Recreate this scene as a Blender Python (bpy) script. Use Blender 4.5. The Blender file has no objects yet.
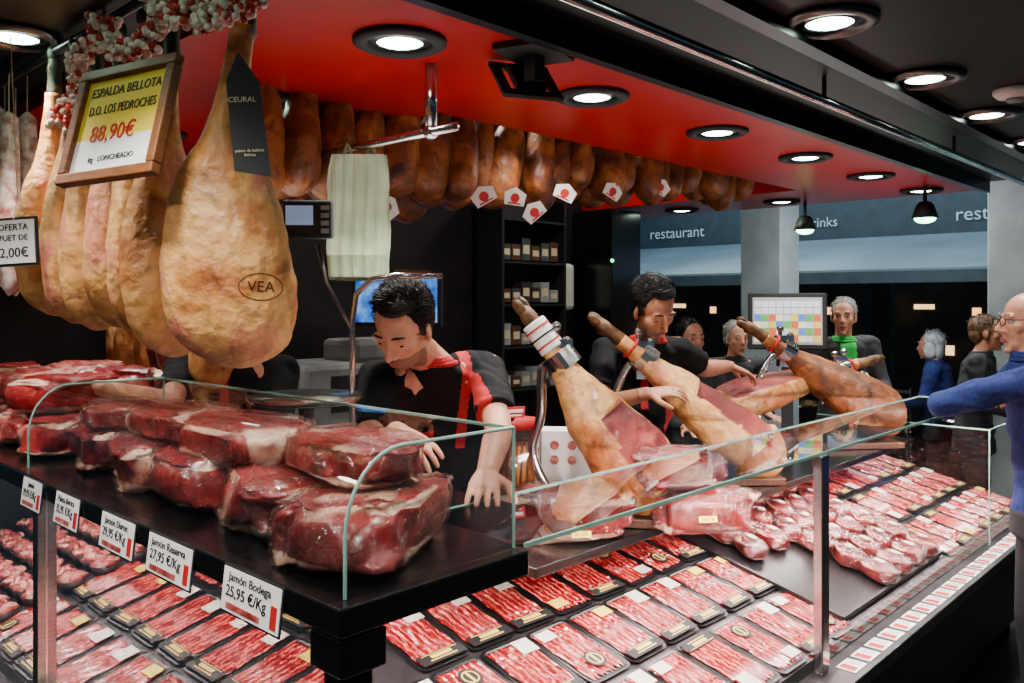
import bpy, bmesh, math, random
from mathutils import Vector, Matrix, noise
random.seed(7)
V=Vector
scene=bpy.context.scene
COL=scene.collection
# ------------------------------------------------------------------ plan frame of the stall
O=V((-.252,1.268,0)); RZ=math.radians(46.4)
RU=V((math.cos(RZ),math.sin(RZ),0)); LV=V((-math.sin(RZ),math.cos(RZ),0))
CM=Matrix.Translation(O)@Matrix.Rotation(RZ,4,'Z')
def uv(u,v,z): return CM@V((u,v,z))
# ------------------------------------------------------------------ materials
def srgb(h):
    h=h.lstrip('#'); r=[int(h[i:i+2],16)/255 for i in (0,2,4)]
    return tuple([(c/12.92 if c<=.04045 else ((c+.055)/1.055)**2.4) for c in r]+[1])
def col(c): return srgb(c) if isinstance(c,str) else tuple(c)+((1,) if len(c)==3 else ())
def new(name):
    m=bpy.data.materials.new(name); m.use_nodes=True
    nt=m.node_tree; return m,nt,nt.nodes['Principled BSDF']
def M(name,cols,scale=8,rough=.5,metal=0,bump=0,bscale=40,coat=0,emit=0,pos=None,detail=4,dist=0,stretch=(1,1,1),bstretch=None,alpha=1,spec=None):
    m,nt,b=new(name)
    if isinstance(cols,(str,tuple)): cols=[cols]
    tc=nt.nodes.new('ShaderNodeTexCoord'); mp=nt.nodes.new('ShaderNodeMapping'); nt.links.new(tc.outputs['Object'],mp.inputs[0])
    mp.inputs['Scale'].default_value=stretch
    if len(cols)==1: cols=[cols[0],tuple(min(1,c*1.12+.002) for c in col(cols[0])[:3])]
    n=nt.nodes.new('ShaderNodeTexNoise'); n.inputs['Scale'].default_value=scale; n.inputs['Detail'].default_value=detail; n.inputs['Distortion'].default_value=dist
    nt.links.new(mp.outputs[0],n.inputs['Vector'])
    r=nt.nodes.new('ShaderNodeValToRGB'); nt.links.new(n.outputs[0],r.inputs[0])
    k=len(cols); pos=pos or [.32+.36*i/(k-1) for i in range(k)]
    el=r.color_ramp.elements
    while len(el)<k: el.new(.5)
    for i in range(k): el[i].position=pos[i]; el[i].color=col(cols[i])
    nt.links.new(r.outputs[0],b.inputs['Base Color'])
    b.inputs['Roughness'].default_value=rough; b.inputs['Metallic'].default_value=metal; b.inputs['Coat Weight'].default_value=coat
    b.inputs['Coat Roughness'].default_value=.12
    if spec is not None: b.inputs['Specular IOR Level'].default_value=spec
    if alpha<1: b.inputs['Alpha'].default_value=alpha
    if emit: nt.links.new(r.outputs[0],b.inputs['Emission Color']); b.inputs['Emission Strength'].default_value=emit
    if bump:
        n2=nt.nodes.new('ShaderNodeTexNoise'); n2.inputs['Scale'].default_value=bscale; n2.inputs['Detail'].default_value=5
        if bstretch:
            mp2=nt.nodes.new('ShaderNodeMapping'); nt.links.new(tc.outputs['Object'],mp2.inputs[0]); mp2.inputs['Scale'].default_value=bstretch; nt.links.new(mp2.outputs[0],n2.inputs['Vector'])
        else: nt.links.new(tc.outputs['Object'],n2.inputs['Vector'])
        bp=nt.nodes.new('ShaderNodeBump'); bp.inputs['Strength'].default_value=bump; bp.inputs['Distance'].default_value=.01
        nt.links.new(n2.outputs[0],bp.inputs['Height']); nt.links.new(bp.outputs[0],b.inputs['Normal'])
    return m
def two(name,A,B,attr='fat',scale=10,rough=.35,coat=.3,bump=.3,bscale=30,posA=None,posB=None,sharp=.12,dist=1.5,stretch=(1,1,1),nz=.5,vein=0,speck=0,bdist=.008,vs=1.5):
    """two tissue colours blended by a mesh attribute broken up with noise"""
    m,nt,b=new(name); N=nt.nodes.new; L=nt.links.new
    tc=N('ShaderNodeTexCoord'); oi=N('ShaderNodeObjectInfo')
    mp=N('ShaderNodeMapping'); L(tc.outputs['Object'],mp.inputs[0]); mp.inputs['Scale'].default_value=stretch
    ad=N('ShaderNodeVectorMath'); ad.operation='ADD'; cb=N('ShaderNodeMath'); cb.operation='MULTIPLY'; cb.inputs[1].default_value=37
    L(oi.outputs['Random'],cb.inputs[0]); L(mp.outputs[0],ad.inputs[0]); L(cb.outputs[0],ad.inputs[1])
    def ns(sc,d,ds): 
        n=N('ShaderNodeTexNoise'); n.inputs['Scale'].default_value=sc; n.inputs['Detail'].default_value=d; n.inputs['Distortion'].default_value=ds; L(ad.outputs[0],n.inputs['Vector']); return n
    def rp(cs,ps,src):
        r=N('ShaderNodeValToRGB'); el=r.color_ramp.elements
        ps=ps or [.3+.4*i/(len(cs)-1) for i in range(len(cs))]
        while len(el)<len(cs): el.new(.5)
        for i,c in enumerate(cs): el[i].position=ps[i]; el[i].color=col(c)
        L(src,r.inputs[0]); return r
    n1=ns(scale,6,dist); n2=ns(scale*.7,5,.4)
    ra=rp(A,posA,n1.outputs[0]); rb=rp(B,posB,n2.outputs[0])
    Ao=ra.outputs[0]
    if vein:
        nv_=ns(scale*vs,3,2.5); s1=N('ShaderNodeMath'); s1.operation='SUBTRACT'; L(nv_.outputs[0],s1.inputs[0]); s1.inputs[1].default_value=.5
        s2=N('ShaderNodeMath'); s2.operation='ABSOLUTE'; L(s1.outputs[0],s2.inputs[0])
        s3=N('ShaderNodeMapRange'); L(s2.outputs[0],s3.inputs[0]); s3.inputs[1].default_value=.002; s3.inputs[2].default_value=.014; s3.inputs[3].default_value=vein; s3.inputs[4].default_value=0
        mv=N('ShaderNodeMix'); mv.data_type='RGBA'; L(s3.outputs[0],mv.inputs[0]); L(Ao,mv.inputs[6]); mv.inputs[7].default_value=col('#dc9484'); Ao=mv.outputs[2]
    at=N('ShaderNodeAttribute'); at.attribute_name=attr
    n3=ns(scale*.9,4,.5)
    s=N('ShaderNodeMath'); s.operation='SUBTRACT'; L(n3.outputs[0],s.inputs[0]); s.inputs[1].default_value=.5
    mu=N('ShaderNodeMath'); mu.operation='MULTIPLY_ADD'; L(s.outputs[0],mu.inputs[0]); mu.inputs[1].default_value=nz; L(at.outputs['Fac'],mu.inputs[2])
    mr=N('ShaderNodeMapRange'); L(mu.outputs[0],mr.inputs[0]); mr.inputs[1].default_value=.5-sharp; mr.inputs[2].default_value=.5+sharp
    mx=N('ShaderNodeMix'); mx.data_type='RGBA'; L(mr.outputs[0],mx.inputs[0]); L(Ao,mx.inputs[6]); L(rb.outputs[0],mx.inputs[7])
    out=mx.outputs[2]
    if speck:
        n5=ns(scale*3.2,6,1.2); rs=rp([(1-speck,)*3,(.9,)*3,(1,)*3,(1,)*3],[.33,.46,.55,1],n5.outputs[0])
        n6=ns(scale*.55,3,.6); rs2=rp([(1-speck*.7,)*3,(1,)*3],[.36,.56],n6.outputs[0])
        for r_ in (rs,rs2):
            ms=N('ShaderNodeMix'); ms.data_type='RGBA'; ms.blend_type='MULTIPLY'; ms.inputs[0].default_value=1; L(out,ms.inputs[6]); L(r_.outputs[0],ms.inputs[7]); out=ms.outputs[2]
    L(out,b.inputs['Base Color'])
    b.inputs['Roughness'].default_value=rough; b.inputs['Coat Weight'].default_value=coat; b.inputs['Coat Roughness'].default_value=.15
    if bump:
        n4=ns(bscale,4,0); bp=N('ShaderNodeBump'); bp.inputs['Strength'].default_value=bump; bp.inputs['Distance'].default_value=bdist
        L(n4.outputs[0],bp.inputs['Height']); L(bp.outputs[0],b.inputs['Normal'])
    return m
def glassmat(name,tint,lo=.05,hi=.5,rough=.0,bump=0):
    m=bpy.data.materials.new(name); m.use_nodes=True; nt=m.node_tree; nt.nodes.clear(); N=nt.nodes.new; L=nt.links.new
    o=N('ShaderNodeOutputMaterial'); t=N('ShaderNodeBsdfTransparent'); t.inputs[0].default_value=col(tint)
    g=N('ShaderNodeBsdfGlossy'); g.inputs['Roughness'].default_value=rough; g.inputs[0].default_value=(1,1,1,1)
    lw=N('ShaderNodeFresnel'); lw.inputs[0].default_value=1.4
    if bump:
        tc=N('ShaderNodeTexCoord'); n=N('ShaderNodeTexNoise'); n.inputs['Scale'].default_value=19; n.inputs['Detail'].default_value=3; n.inputs['Distortion'].default_value=2.5; L(tc.outputs['Object'],n.inputs['Vector'])
        bp=N('ShaderNodeBump'); bp.inputs['Strength'].default_value=bump; bp.inputs['Distance'].default_value=.03; L(n.outputs[0],bp.inputs['Height']); L(bp.outputs[0],g.inputs['Normal']); L(bp.outputs[0],lw.inputs['Normal'])
    mr=N('ShaderNodeMapRange'); mr.inputs[3].default_value=lo; mr.inputs[4].default_value=hi; L(lw.outputs[0],mr.inputs[0])
    mx=N('ShaderNodeMixShader'); L(mr.outputs[0],mx.inputs[0]); L(t.outputs[0],mx.inputs[1]); L(g.outputs[0],mx.inputs[2]); L(mx.outputs[0],o.inputs[0])
    return m
mt={}
mt['glass']=glassmat('clear_glass',(.97,.99,.98),.022,.65)
mt['film']=glassmat('clear_film',(.98,.97,.98),.05,.6,.08)
mt['wrap']=glassmat('crinkled_plastic_wrap',(.97,.96,.97),.07,.6,.09,1.0)
mt['gedge']=M('glass_edge',['#6f9c8e','#93b8aa'],rough=.15,coat=.5)
mt['black']=M('black_lacquer',['#070708','#0d0d0e'],rough=.22,coat=.3)
mt['matte']=M('matte_black',['#080809','#101012'],rough=.7)
mt['chrome']=M('brushed_steel',['#b9b6b4','#d2d0cf'],rough=.2,metal=1,scale=20,stretch=(1,1,20))
mt['dchrome']=M('dark_steel',['#5c5a5a','#777575'],rough=.35,metal=1)
mt['redsoff']=M('red_lacquer_panel',['#9c0507','#a60808'],rough=.4,scale=2,coat=.05,spec=.3)
mt['ceil']=M('dark_ceiling',['#050808','#090e0d'],rough=.45,scale=2,spec=.25)
mt['beam']=M('dark_beam',['#030404','#060807'],rough=.3,scale=2,spec=.3)
mt['wallb']=M('dark_wall',['#0e0c0d','#1a1617'],rough=.5,scale=3,spec=.3)
mt['white']=M('white_paper',['#e9e6e0','#f4f2ee'],rough=.6)
mt['ink']=M('black_ink',['#0a0a0a','#101010'],rough=.6)
mt['yellow']=M('yellow_paper',['#ecca28','#f2d440'],rough=.6)
mt['redp']=M('red_print',['#b80e14','#c4181c'],rough=.5)
mt['wood']=M('oak_frame',['#5d3015','#7d4a22','#6a3a1a'],scale=14,rough=.45,stretch=(1,6,1),bump=.1)
mt['woodd']=M('dark_board',['#3c1f0f','#58331b'],scale=14,rough=.5,stretch=(6,1,1),bump=.1)
mt['gold']=M('gold_print',['#c9a64a','#d8b961'],rough=.4)
mt['meat']=two('raw_cured_meat',['#43060b','#7e0d13','#9c171b','#b32c2a','#cf6c60'],['#d08a74','#e8ba9d','#f3dbc3'],posA=[.28,.41,.56,.70,.86],scale=9,dist=1.0,nz=.5,sharp=.06,rough=.36,coat=.25,vein=.4,speck=.22,bump=.5,bscale=34,vs=2.0)
mt['meatpink']=two('pink_cured_meat',['#731a1e','#a02e30','#c25e58','#df9a8c'],['#d6937f','#eac2ac'],scale=14,dist=2,rough=.35,coat=.3,vein=.5,speck=.25)
mt['hamgold']=two('golden_ham_rind',['#9a5022','#c98340','#e4a960','#dd8f66','#c66e58'],['#4d0f10','#7c1b1c','#b04c40'],attr='cut',scale=5.5,dist=.9,posA=[.32,.42,.52,.61,.71],rough=.5,coat=.1,bump=.9,bscale=40,nz=.15,speck=.4)
mt['hambrown']=two('brown_ham_rind',['#451f0b','#7d3f17','#9e5a24','#b97a3e'],['#4d0f10','#7d1f1c','#b86650'],attr='cut',scale=7,dist=1,rough=.5,coat=.1,bump=.8,bscale=34,nz=.2,speck=.5)
mt['hampale']=two('pale_ham_rind',['#8a3d16','#bd7034','#dba35c','#cc7c5c'],['#46080b','#751518','#962a28','#bf6a5c'],attr='cut',scale=8,dist=1,rough=.48,coat=.15,bump=.8,nz=.35,speck=.5,vein=.1)
mt['hoof']=M('dark_hoof',['#141b0e','#2e351d','#4d4628'],scale=18,rough=.5,bump=.3)
mt['shank']=M('dry_shank',['#33200f','#5c3a1a','#805c34'],scale=18,rough=.55,bump=.4)
mt['rope']=M('cord',['#b8a884','#d0c29e'],rough=.8)
mt['tray']=M('black_tray',['#070607','#0e0d0e'],rough=.35)
mt['deck']=M('dark_deck',['#120d0e','#1d1618'],rough=.55)
mt['base']=M('cabinet_front',['#0b0b0d','#141316'],rough=.35)
mt['tile']=M('floor_tile',['#151313','#221e1e'],scale=3,rough=.35)
mt['lens']=M('lamp_lens',['#ccffdf','#e4fff0'],emit=22)
mt['lensg']=M('lamp_lens_green',['#80ffac','#a0ffc0'],emit=14)
mt['tube']=M('led_strip',['#ffe6e2','#fff0ee'],emit=5)
mt['skin']=M('skin',['#b87458','#d29476','#c7856a'],scale=16,rough=.5,coat=.05,bump=.15,bscale=90)
mt['skin2']=M('skin_tan',['#a0644a','#b97c5c'],scale=16,rough=.5,bump=.15,bscale=90)
mt['lip']=M('lip_skin',['#9c5248','#a85e52'],rough=.5)
mt['stub']=M('stubble_skin',['#7c5848','#946c58'],scale=140,rough=.6)
mt['hairk']=M('black_hair',['#040302','#0b0705','#120c08'],scale=60,rough=.5,spec=.3)
mt['hairg']=M('grey_hair',['#6a6762','#9a968f'],scale=30,rough=.6)
mt['hairb']=M('brown_hair',['#4b2f1c','#7b5836'],scale=30,rough=.6)
mt['hairw']=M('white_hair',['#a9b3bb','#dfe6ea'],scale=30,rough=.6)
mt['eyew']=M('eye_white',['#a39a92','#b2aaa2'],rough=.3)
mt['iris']=M('dark_iris',['#1c100a','#2a1a10'],rough=.15)
mt['cloth']=M('black_polo_cloth',['#060608','#0d0d10'],scale=60,rough=.85,bump=.3,bscale=14,spec=.25)
mt['redcloth']=M('red_cloth',['#a00d12','#b4161a'],scale=40,rough=.8,bump=.25,bscale=20)
mt['blue']=M('navy_blue_knit',['#14235c','#1e3278'],scale=60,rough=.85,bump=.5,bscale=18)
mt['green']=M('green_shirt',['#15a03a','#20bc4c'],rough=.8)
mt['dark']=M('dark_jacket',['#151517','#242427'],rough=.85)
mt['trou']=M('dark_trousers',['#0b0b0e','#131317'],rough=.85)
mt['garlic']=M('garlic_skin',['#e0b8a0','#fbeadb','#f0c8b4'],scale=60,rough=.5)
mt['pepper']=M('dried_pepper_red',['#b02214','#dd4830'],scale=40,rough=.35,coat=.3)
mt['bag']=M('translucent_bag',['#a9bb92','#d0deba'],scale=9,rough=.3,bump=.7,bscale=14,bstretch=(9,9,.4),coat=.3)
mt['plastic']=M('grey_plastic',['#7b7f7e','#919594'],rough=.4)
mt['dispw']=M('white_plastic',['#c9c7c0','#dad8d2'],rough=.35)
mt['blueglow']=M('blue_monitor_picture',['#1236a0','#3f86e0','#8fd0ff'],scale=12,emit=.9)
mt['lcd']=M('lcd_screen',['#7f90b8','#99a9ca'],emit=.5)
mt['awn']=M('blue_awning',['#465a66','#566c78'],rough=.7,scale=1.5)
mt['fasc']=M('teal_fascia',['#1a2c36','#223843'],rough=.6)
mt['fac']=M('dark_facade',['#12161a','#23282c','#5a4a30'],scale=1.6,rough=.7)
mt['warm']=M('warm_window_light',['#ffb765','#ffd79a'],emit=2.5)
mt['letter']=M('pale_lettering',['#8fa6ae','#a9bec4'],rough=.5,emit=.08)
mt['pill']=M('stone_pillar',['#858f90','#a0a9aa'],scale=4,rough=.7)
mt['sausg']=M('white_mould_sausage',['#a05a4c','#d8b4a4','#f0e0d6'],scale=30,rough=.5,bump=.4,coat=.3)
mt['bread']=M('breadsticks',['#a9621f','#c98a3f'],scale=30,rough=.7)
mt['cup']=M('dark_paper_cup',['#1c1214','#36282a'],rough=.5)
mt['grn']=M('green_led',['#18ff60','#40ff80'],emit=5)
mt['cream']=M('cream_card',['#bdaf8a','#ccbf9e'],rough=.6)
def slices():
    m,nt,b=new('sliced_ham'); N=nt.nodes.new; L=nt.links.new
    tc=N('ShaderNodeTexCoord'); oi=N('ShaderNodeObjectInfo')
    cb=N('ShaderNodeMath'); cb.operation='MULTIPLY'; cb.inputs[1].default_value=21; L(oi.outputs['Random'],cb.inputs[0])
    ad=N('ShaderNodeVectorMath'); ad.operation='ADD'; L(tc.outputs['Object'],ad.inputs[0]); L(cb.outputs[0],ad.inputs[1])
    w=N('ShaderNodeTexWave'); w.bands_direction='Y'; w.inputs['Scale'].default_value=15; w.inputs['Distortion'].default_value=7; w.inputs['Detail'].default_value=6; w.inputs['Detail Scale'].default_value=2.6; w.inputs['Detail Roughness'].default_value=.7
    L(ad.outputs[0],w.inputs['Vector'])
    r=N('ShaderNodeValToRGB'); el=r.color_ramp.elements
    cs=['#5a0408','#8c090e','#a31317','#b8302d','#dd8e80']; ps=[0,.42,.78,.945,1]
    while len(el)<5: el.new(.5)
    for i in range(5): el[i].position=ps[i]; el[i].color=col(cs[i])
    L(w.outputs[0],r.inputs[0]); L(r.outputs[0],b.inputs['Base Color']); b.inputs['Roughness'].default_value=.3; b.inputs['Coat Weight'].default_value=.35
    return m
mt['slice']=slices()
def printed(name,bg,fg,sc):
    m,nt,b=new(name); N=nt.nodes.new; L=nt.links.new
    tc=N('ShaderNodeTexCoord'); w=N('ShaderNodeTexWave'); w.bands_direction='Y'; w.inputs['Scale'].default_value=sc; w.inputs['Distortion'].default_value=0
    L(tc.outputs['Object'],w.inputs['Vector']); r=N('ShaderNodeValToRGB'); r.color_ramp.interpolation='CONSTANT'
    r.color_ramp.elements[0].color=col(bg); r.color_ramp.elements[1].color=col(fg); r.color_ramp.elements[1].position=.72
    L(w.outputs[0],r.inputs[0]); L(r.outputs[0],b.inputs['Base Color']); b.inputs['Roughness'].default_value=.45; return m
mt['lab']=printed('printed_label','#f1ead6','#55504a',55)
mt['laby']=printed('printed_yellow_label','#efd84a','#6a5a30',55)
# ------------------------------------------------------------------ geometry collector
class G:
    def __init__(s): s.v=[];s.f=[];s.m=[];s.att=None
    def add(s,v,f,mi=0,mat=None):
        o=len(s.v); s.v+=[tuple(mat@V(p)) if mat else tuple(p) for p in v]
        s.f+=[tuple(i+o for i in q) for q in f]; s.m+=[mi]*len(f); return s
    def box(s,c,d,mi=0,rot=None):
        x,y,z=[k/2 for k in d]; vs=[(a*x,b*y,e*z) for a in(-1,1) for b in(-1,1) for e in(-1,1)]
        T=Matrix.Translation(V(c))
        if rot: T=T@rot
        return s.add(vs,[(0,1,3,2),(4,6,7,5),(0,4,5,1),(2,3,7,6),(0,2,6,4),(1,5,7,3)],mi,T)
    def loft(s,rings,mi=0,cap=True,closed=False):
        n=len(rings[0]); vs=[p for r in rings for p in r]; fs=[]
        m=len(rings)
        for i in range(m if closed else m-1):
            a=i*n;b=((i+1)%m)*n
            for j in range(n): k=(j+1)%n; fs.append((a+j,a+k,b+k,b+j))
        if cap and not closed: fs.append(tuple(range(n))[::-1]); fs.append(tuple((m-1)*n+j for j in range(n)))
        return s.add(vs,fs,mi)
    def tube(s,pts,r,n=8,mi=0,closed=False):
        pts=[V(p) for p in pts]; rs=r if isinstance(r,(list,tuple)) else [r]*len(pts); rings=[]; pn=None
        for i,p in enumerate(pts):
            if closed: t=(pts[(i+1)%len(pts)]-pts[i-1])
            else: t=(pts[min(i+1,len(pts)-1)]-pts[max(i-1,0)])
            t.normalize()
            if pn is None: pn=t.orthogonal().normalized()
            pn=(pn-t*pn.dot(t)).normalized(); q=t.cross(pn)
            rings.append([p+rs[i]*(math.cos(2*math.pi*j/n)*pn+math.sin(2*math.pi*j/n)*q) for j in range(n)])
        return s.loft(rings,mi,True,closed)
    def lathe(s,prof,n=24,mi=0,mat=None,cap=True):
        g=G(); g.loft([[V((r*math.cos(2*math.pi*j/n),r*math.sin(2*math.pi*j/n),z)) for j in range(n)] for r,z in prof],0,cap)
        return s.add(g.v,g.f,mi,mat)
    def ell(s,c,r,rot=None,mi=0,nu=14,nv=9):
        if isinstance(r,(int,float)): r=(r,r,r)
        rings=[]
        for i in range(nv+1):
            t=math.pi*i/nv; t=min(max(t,.04),math.pi-.04)
            rings.append([V((r[0]*math.sin(t)*math.cos(2*math.pi*j/nu),r[1]*math.sin(t)*math.sin(2*math.pi*j/nu),-r[2]*math.cos(t))) for j in range(nu)])
        T=Matrix.Translation(V(c)); 
        if rot: T=T@rot
        g=G(); g.loft(rings); return s.add(g.v,g.f,mi,T)
    def prism(s,poly,z0,z1,mi=0,mat=None):
        n=len(poly); vs=[(x,y,z0) for x,y in poly]+[(x,y,z1) for x,y in poly]
        fs=[tuple(range(n))[::-1],tuple(range(n,2*n))]+[(i,(i+1)%n,n+(i+1)%n,n+i) for i in range(n)]
        return s.add(vs,fs,mi,mat)
    def obj(s,name,mats,parent=None,T=None,smooth=False,bevel=0,**kw):
        me=bpy.data.meshes.new(name); me.from_pydata(s.v,[],s.f); 
        if isinstance(mats,str): mats=[mats]
        for k in mats: me.materials.append(mt[k])
        me.polygons.foreach_set('material_index',s.m)
        if smooth: me.polygons.foreach_set('use_smooth',[True]*len(s.f))
        bm=bmesh.new(); bm.from_mesh(me); bmesh.ops.recalc_face_normals(bm,faces=bm.faces); bm.to_mesh(me); bm.free()
        if s.att:
            nm,vals=s.att; a=me.attributes.new(nm,'FLOAT','POINT'); a.data.foreach_set('value',vals)
        me.update()
        ob=bpy.data.objects.new(name,me); COL.objects.link(ob)
        if parent: ob.parent=parent
        if T: ob.matrix_local=T
        if bevel:
            b=ob.modifiers.new('bevel','BEVEL'); b.width=bevel; b.segments=2; b.limit_method='ANGLE'
        for k,x in kw.items(): ob[k]=x
        return ob
def empty(name,T,label,category,group=None):
    e=bpy.data.objects.new(name,None); e.empty_display_size=.05; COL.objects.link(e); e.matrix_world=T if isinstance(T,Matrix) else Matrix.Translation(V(T))
    e['label']=label; e['category']=category
    if group: e['group']=group
    return e
def meta(o,label,category,group=None):
    o['label']=label;o['category']=category
    if group:o['group']=group
    return o
def dup(root,T,label=None):
    mp={root:root.copy()}
    for c in root.children_recursive: mp[c]=c.copy()
    for a,b in mp.items():
        COL.objects.link(b)
        if a is not root: b.parent=mp[a.parent]
    mp[root].matrix_world=T
    if label: mp[root]['label']=label
    return mp[root]
def face(pos,n,up=(0,0,1)):
    n=V(n).normalized(); x=V(up).cross(n).normalized(); y=n.cross(x)
    T=Matrix((x,y,n)).transposed().to_4x4(); T.translation=V(pos); return T
def frame(pos,z,yhint):
    z=V(z).normalized(); y=V(yhint); y=(y-z*y.dot(z)).normalized(); x=y.cross(z)
    T=Matrix((x,y,z)).transposed().to_4x4(); T.translation=V(pos); return T
TC={}
def txt(parent,s,size,mat,T,sx=1,ext=.0006,name='lettering'):
    k=(s,size,mat,ext)
    if k not in TC:
        c=bpy.data.curves.new('t','FONT'); c.body=s; c.size=size; c.align_x='CENTER'; c.align_y='CENTER'; c.extrude=ext; c.resolution_u=3
        o=bpy.data.objects.new('t',c); COL.objects.link(o); bpy.context.view_layer.update()
        me=bpy.data.meshes.new_from_object(o.evaluated_get(bpy.context.evaluated_depsgraph_get())); me.name='lettering'
        me.materials.clear(); me.materials.append(mt[mat]); bpy.data.objects.remove(o); TC[k]=me
    ob=bpy.data.objects.new(name,TC[k]); COL.objects.link(ob); ob.parent=parent; ob.matrix_local=T@Matrix.Diagonal((sx,1,1,1)); return ob
def Tr(x,y,z): return Matrix.Translation(V((x,y,z)))
def Rx(a): return Matrix.Rotation(a,4,'X')
def Ry(a): return Matrix.Rotation(a,4,'Y')
def Rz(a): return Matrix.Rotation(a,4,'Z')
def struct(g,name,mats,T=None,**k):
    o=g.obj(name,mats,None,T,**k); o['kind']='structure'; return o
# ------------------------------------------------------------------ ROOM
g=G(); g.box((4,4,-.05),(30,30,.1)); struct(g,'floor','tile',CM)
g=G(); g.prism([(-4,-4),(5.1,-4),(5.1,.416),(.27,.416),(.27,5),(-4,5)],2.45,2.52); struct(g,'ceiling','ceil',CM)
g=G(); g.prism([(.27,.416),(5.1,.416),(5.1,5),(4.3,5),(4.3,1.28),(1.32,1.28),(1.32,5),(.27,5)],2.40,2.52); struct(g,'trim_1','redsoff',CM)
g=G(); g.box((2.9,3.1,3.15),(3.2,3.7,.06)); struct(g,'ceiling.001','wallb',CM)
for k,(c,d) in enumerate((((2.8,1.26,2.83),(3.0,.03,.62)),((1.3,3.1,2.83),(.03,3.7,.62)),((4.32,3.1,2.83),(.03,3.7,.62)))):
    g=G(); g.box(c,d); struct(g,'trim_%d'%(5+k),'wallb',CM)
g=G(); g.box((2.25,3.05,1.5),(4.7,.1,3.2)); struct(g,'wall_back','wallb',CM)
g=G(); g.box((-.15,3.35,1.25),(.1,1.0,2.5)); struct(g,'wall_left','wallb',CM)
g=G(); g.box((8.9,2.5,2.3),(.2,14,4.6)); struct(g,'wall_street','fac',CM)
fa=empty('shop_fascia',CM@Tr(8.4,2.5,0),'dark teal shop fascia with pale lettering above a terrace','sign')
g=G(); g.box((0,0,2.62),(.2,13,.5)); g.obj('board','fasc',fa)
nR=(-1,0,0)
for s,v,z,sz in (('restaurant',2.2,2.56,.19),('drinks',.35,2.57,.15),('restaurant',-1.4,2.56,.19)):
    txt(fa,s,sz,'letter',face((-.12,v,z),nR))
aw=empty('awning',CM@Tr(8.25,2.5,0),'faded blue canvas awning stretched over a terrace','awning')
g=G(); g.prism([(0,2.38),(-1.7,1.98),(-1.7,1.95),(0,2.34)],-6.2,6.2,0,Rx(math.pi/2)); g.obj('canopy','awn',aw)
g=G(); g.box((-1.71,0,1.91),(.02,12.4,.10)); g.obj('valance','fasc',aw)
for k in range(5):
    v=-4+2.2*k; g=G(); g.tube([(-.05,v,2.28),(-.8,v+.1,2.06),(-1.66,v,1.93)],.02); g.obj('folding_arm','dchrome',aw)
for v in (6.1,4.6,3.1,1.6,.1):
    w=empty('street_window',CM@Tr(8.7,v,1.3),'dim shop window with warm lights inside','window')
    g=G(); g.box((0,0,0),(.06,1.3,1.3)); g.obj('frame','fasc',w)
    g=G(); g.box((-.035,0,0),(.01,1.2,1.2)); g.obj('glass_pane','fac',w)
    for a_,b_,c_,d_ in ((.3,.35,.2,.05),(-.2,.3,.08,.08),(.05,-.1,.08,.1),(-.4,.05,.05,.14)): g=G(); g.box((-.045,a_,b_),(.01,c_,d_)); g.obj('lamp_glow','warm',w)
for i,(u,v,w) in enumerate(((6.0,2.31,.36),(6.0,.4,.38))):
    p=empty('stone_pillar',CM@Tr(u,v,0),'pale grey square stone pillar beside the terrace','pillar')
    g=G(); g.box((0,0,1.7),(w,w,3.4)); g.obj('shaft','pill',p,bevel=.01)
    g=G(); g.box((0,0,.12),(w+.06,w+.06,.24)); g.obj('plinth','pill',p,bevel=.01)
c=empty('black_column',CM@Tr(4.35,2.8,0),'black square column with a tiny green light','column')
g=G(); g.box((0,0,1.19),(.36,.36,2.38)); g.obj('shaft','black',c,bevel=.008)
g=G(); g.ell((-.185,-.185,2.0),.013); g.obj('indicator_light','grn',c)
# ------------------------------------------------------------------ LIGHT FIXTURES
def downlight_template(name,ringm,lens,label):
    e=empty(name,Tr(0,0,0),label,'lamp','recessed ceiling downlights')
    g=G(); g.lathe([(.125,0),(.125,-.012),(.108,-.02),(.09,-.016),(.085,-.002),(.085,0)],32); g.obj('ring',ringm,e,smooth=True)
    g=G(); g.lathe([(.085,-.003),(.07,-.006),(.062,-.012)],28,cap=False); g.obj('reflector','dchrome',e,smooth=True)
    g=G(); g.ell((0,0,-.006),(.064,.064,.01)); g.obj('lens',lens,e,smooth=True)
    return e
dA=downlight_template('recessed_downlight','matte','lens','round recessed downlight with black ring in the red panel')
dB=downlight_template('recessed_downlight','dchrome','lens','round recessed downlight with steel ring in black ceiling')
def spot(p,e,ang=120,col_=(1,.96,.91),blend=.6,size=.05):
    l=bpy.data.lights.new('lamp','SPOT'); l.energy=e; l.spot_size=math.radians(ang); l.spot_blend=blend; l.color=col_; l.shadow_soft_size=size
    o=bpy.data.objects.new('downlight_lamp',l); COL.objects.link(o); o.location=p; return o
for i in range(6):
    p=uv(.673+.826*i,.706,2.40)
    if i==0: dA.matrix_world=Tr(*p)
    else: dup(dA,Tr(*p))
    spot(p-V((0,0,.03)),85 if i<4 else 50,100)
for (u,v) in ((4.75,1.6),(4.75,2.4),(.75,1.55),(.75,2.4)):
    p=uv(u,v,2.40); dup(dA,Tr(*p)); spot(p-V((0,0,.03)),40,100)
for i,(u,v) in enumerate([(.69,-.12),(1.456,-.128),(2.23,-.124),(2.98,-.12),(3.75,-.12),(4.5,-.12),(0,1.58),(-.35,.3),(-.35,1.0)]):
    p=uv(u,v,2.45)
    if i==0: dB.matrix_world=Tr(*p)
    else: dup(dB,Tr(*p))
    spot(p-V((0,0,.035)),56,100)
for u,v in ((3.0,-.72),(3.75,-.72)):
    p=uv(u,v,2.45); dup(dB,Tr(*p)); spot(p-V((0,0,.035)),15,100)
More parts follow.
